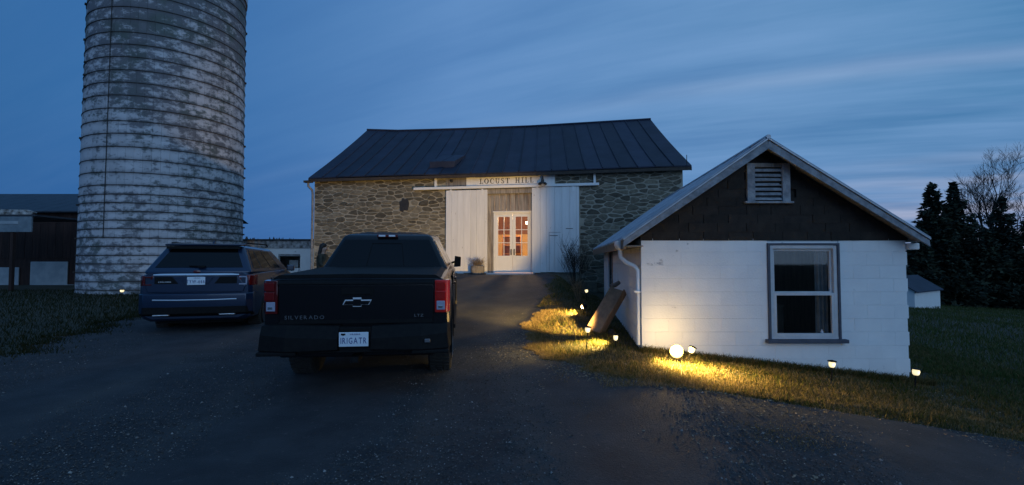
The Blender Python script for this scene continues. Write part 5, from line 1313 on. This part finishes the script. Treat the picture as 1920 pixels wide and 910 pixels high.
for s in (1, -1):
    B, T = ((b[1], b[2]), (t_[1], t_[2])) if s == 1 else ((b[3], b[0]), (t_[3], t_[0]))
    rr = ((.06, .22), (.24, .47), (.49, .76))
    for u0, u1 in rr:
        if s == -1: u0, u1 = 1 - u1, 1 - u0
        win_on(B, T, u0, u1, .18, .88, .003, sv, 'side_window', taper=(.03, .0) if (s == 1 and u0 < .1) else ((0, .03) if s == -1 and u1 > .9 else (0, 0)))
    for (y0, y1) in ((1.55, 2.40), (2.43, 3.35)):
        mb = MB(); mb.box(s * .983 - .006, s * .983 + .010, y0, y1, .48, 1.08); d = mb.build('door', M['blue_paint'], sv, bevel=.02, seg=3)
        mb = MB(); mb.box(s * .998 - .008, s * .998 + .022, y0 + .05, y0 + .24, .98, 1.01); mb.build('handle', M['blue_paint'], d, bevel=.008)
    mb = MB(); mb.box(s * 1.07 - .09, s * 1.07 + .09, 3.28, 3.40, 1.18, 1.33); mb.build('mirror', M['blue_paint'], sv, bevel=.03, seg=3)
    mb = MB(); mb.tube([(s * .66, .62, 1.77), (s * .68, .75, 1.825), (s * .68, 2.4, 1.835), (s * .66, 2.6, 1.79)], .016, 6); mb.build('roof_rail', M['plastic'], sv, smooth=50)
    # C shaped tail lamp
    L_ = thing('tail_light', (0, 0, 0), None, None); L_.parent = sv
    xa, xb = .71, .955
    mb = MB(); P4 = [(s * xa, .055), (s * (xb - .05), .075), (s * (xb + .0), .14), (s * (xb + .03), .36), (s * (xb - .05), .36), (s * xa, .16)]; k = 6
    zl = lambda p, top: (1.19 if top else .985) + (0 if abs(p[0]) > .8 else (.0 if top else .05))
    mb.add([(p[0], p[1], zl(p, False)) for p in P4] + [(p[0], p[1], zl(p, True)) for p in P4], [tuple(range(k)), tuple(range(2 * k - 1, k - 1, -1))] + [(i, i + k, (i + 1) % k + k, (i + 1) % k) for i in range(k)]); mb.build('red_lens', M['deep_red_lens'] if s < 0 else M['mid_red_lens'], L_, bevel=.012, smooth=40)  # left lens darker than right: side light put into the lens colours
    mb = MB(); mb.box(s * .80 - .075, s * .80 + .065, .035, .062, 1.145, 1.170); mb.box(s * .80 - .075, s * .80 + .065, .035, .065, 1.005, 1.030); mb.box(s * .855 - .012, s * .855 + .014, .034, .066, 1.031, 1.144); mb.build('clear_lens', M['reverse_lens'] if s > 0 else M['deep_red_lens'], L_, bevel=.004)
# tailgate details
mb = MB(); mb.loft([[Vector((s_ * .66, y, z)) for s_, y, z in ((-1, .38, 1.755), (-1, .36, 1.79), (1, .36, 1.79), (1, .38, 1.755))], [Vector((s_ * .70, y, z)) for s_, y, z in ((-1, .70, 1.775), (-1, .70, 1.815), (1, .70, 1.815), (1, .70, 1.775))]]); mb.build('roof_spoiler', M['blue_paint'], sv, bevel=.012, smooth=40)
mb = MB(); mb.box(-.64, .64, .385, .46, 1.70, 1.752); mb.build('spoiler_underside', M['plastic'], sv)
mb = MB(); mb.loft([[Vector((x, y0, 1.175)), Vector((x, y0 - .022, 1.195)), Vector((x, y0 - .010, 1.222)), Vector((x, y0, 1.225))] for x, y0 in ((-.72, .075), (-.3, .055), (.3, .055), (.72, .075))]); mb.build('chrome_strip', M['bright_chrome'], sv, smooth=50)
mb = MB(); mb.prism([(-.84, .98), (-.80, .87), (.80, .87), (.84, .98), (.70, 1.17), (-.70, 1.17)], .040, .12); mb.build('liftgate', M['blue_paint'], sv, bevel=.012, seg=3)
mb = MB(); mb.prism([(-.20, 1.03), (.20, 1.03), (.30, 1.165), (-.30, 1.165)], .030, .045); lp = mb.build('plate_recess', M['blue_paint'], sv, bevel=.004)
for s in (-1, 1):
    mb = MB(); mb.prism([(s * .40, 1.165), (s * .30, 1.03), (s * .69, 1.03), (s * .69, 1.165)], .036, .045); mb.build('lamp_extension', M['plastic'], sv, bevel=.003)
plate(sv, 0, .022, 1.085, 'TYW-6661', 'VIRGINIA', False)
mb = MB(); mb.lathe([(.001, -.004), (.042, -.003), (.05, 0), (.042, .004), (.001, .006)], 20, M=Matrix.Translation((0, .045, 1.262)) @ Matrix.Diagonal((1.25, 1, .55, 1)) @ Matrix.Rotation(R(90), 4, 'X')); mb.build('emblem', M['deep_red_lens'], sv, smooth=50)
car_text(sv, 'EXPLORER', .035, M['bright_chrome'], -.52, .033, 1.065, 'letter', 1.2, 1.1); 
mb = MB(); mb.loft([[Vector((x, y0 + .02, .86)), Vector((x, y0 - .05, .84)), Vector((x, y0 - .06, .62)), Vector((x, y0 - .04, .48)), Vector((x, y0 + .06, .44)), Vector((x, y0 + .10, .86))] for x, y0 in ((-.965, .16), (-.86, .06), (-.4, .02), (.4, .02), (.86, .06), (.965, .16))]); mb.build('rear_bumper', M['blue_paint'], sv, bevel=.01, smooth=30)
mb = MB(); mb.loft([[Vector((x, y0 - .072, .60)), Vector((x, y0 - .06, .47)), Vector((x, y0 + .05, .40)), Vector((x, y0 + .05, .60))] for x, y0 in ((-.96, .19), (-.86, .07), (-.4, .03), (.4, .03), (.86, .07), (.96, .19))]); mb.build('lower_bumper', M['plastic'], sv, bevel=.008)
mb = MB(); mb.tube([(-.70, -.005, .735), (-.3, -.045, .728), (.3, -.045, .728), (.70, -.005, .735)], .012, 6); mb.build('chrome_strip', M['bright_chrome'], sv, smooth=50)
for s in (-1, 1): mb = MB(); mb.box(s * .55 - .13, s * .55 + .13, -.05, .05, .445, .46); mb.build('skid_strip', M['bright_chrome'], sv, bevel=.003)
mb = MB(); mb.tube([(.10, .17, 1.36), (-.18, .20, 1.365)], .012, 5); mb.box(-.02, .10, .15, .20, 1.335, 1.37); mb.build('rear_wiper', M['plastic'], sv)
mb = MB(); mb.prism([(.9, 1.80), (1.06, 1.80), (.98, 1.875)], -.015, .015, M=Matrix.Rotation(R(90), 4, 'Z')); mb.build('antenna_fin', M['blue_paint'], sv, bevel=.004)
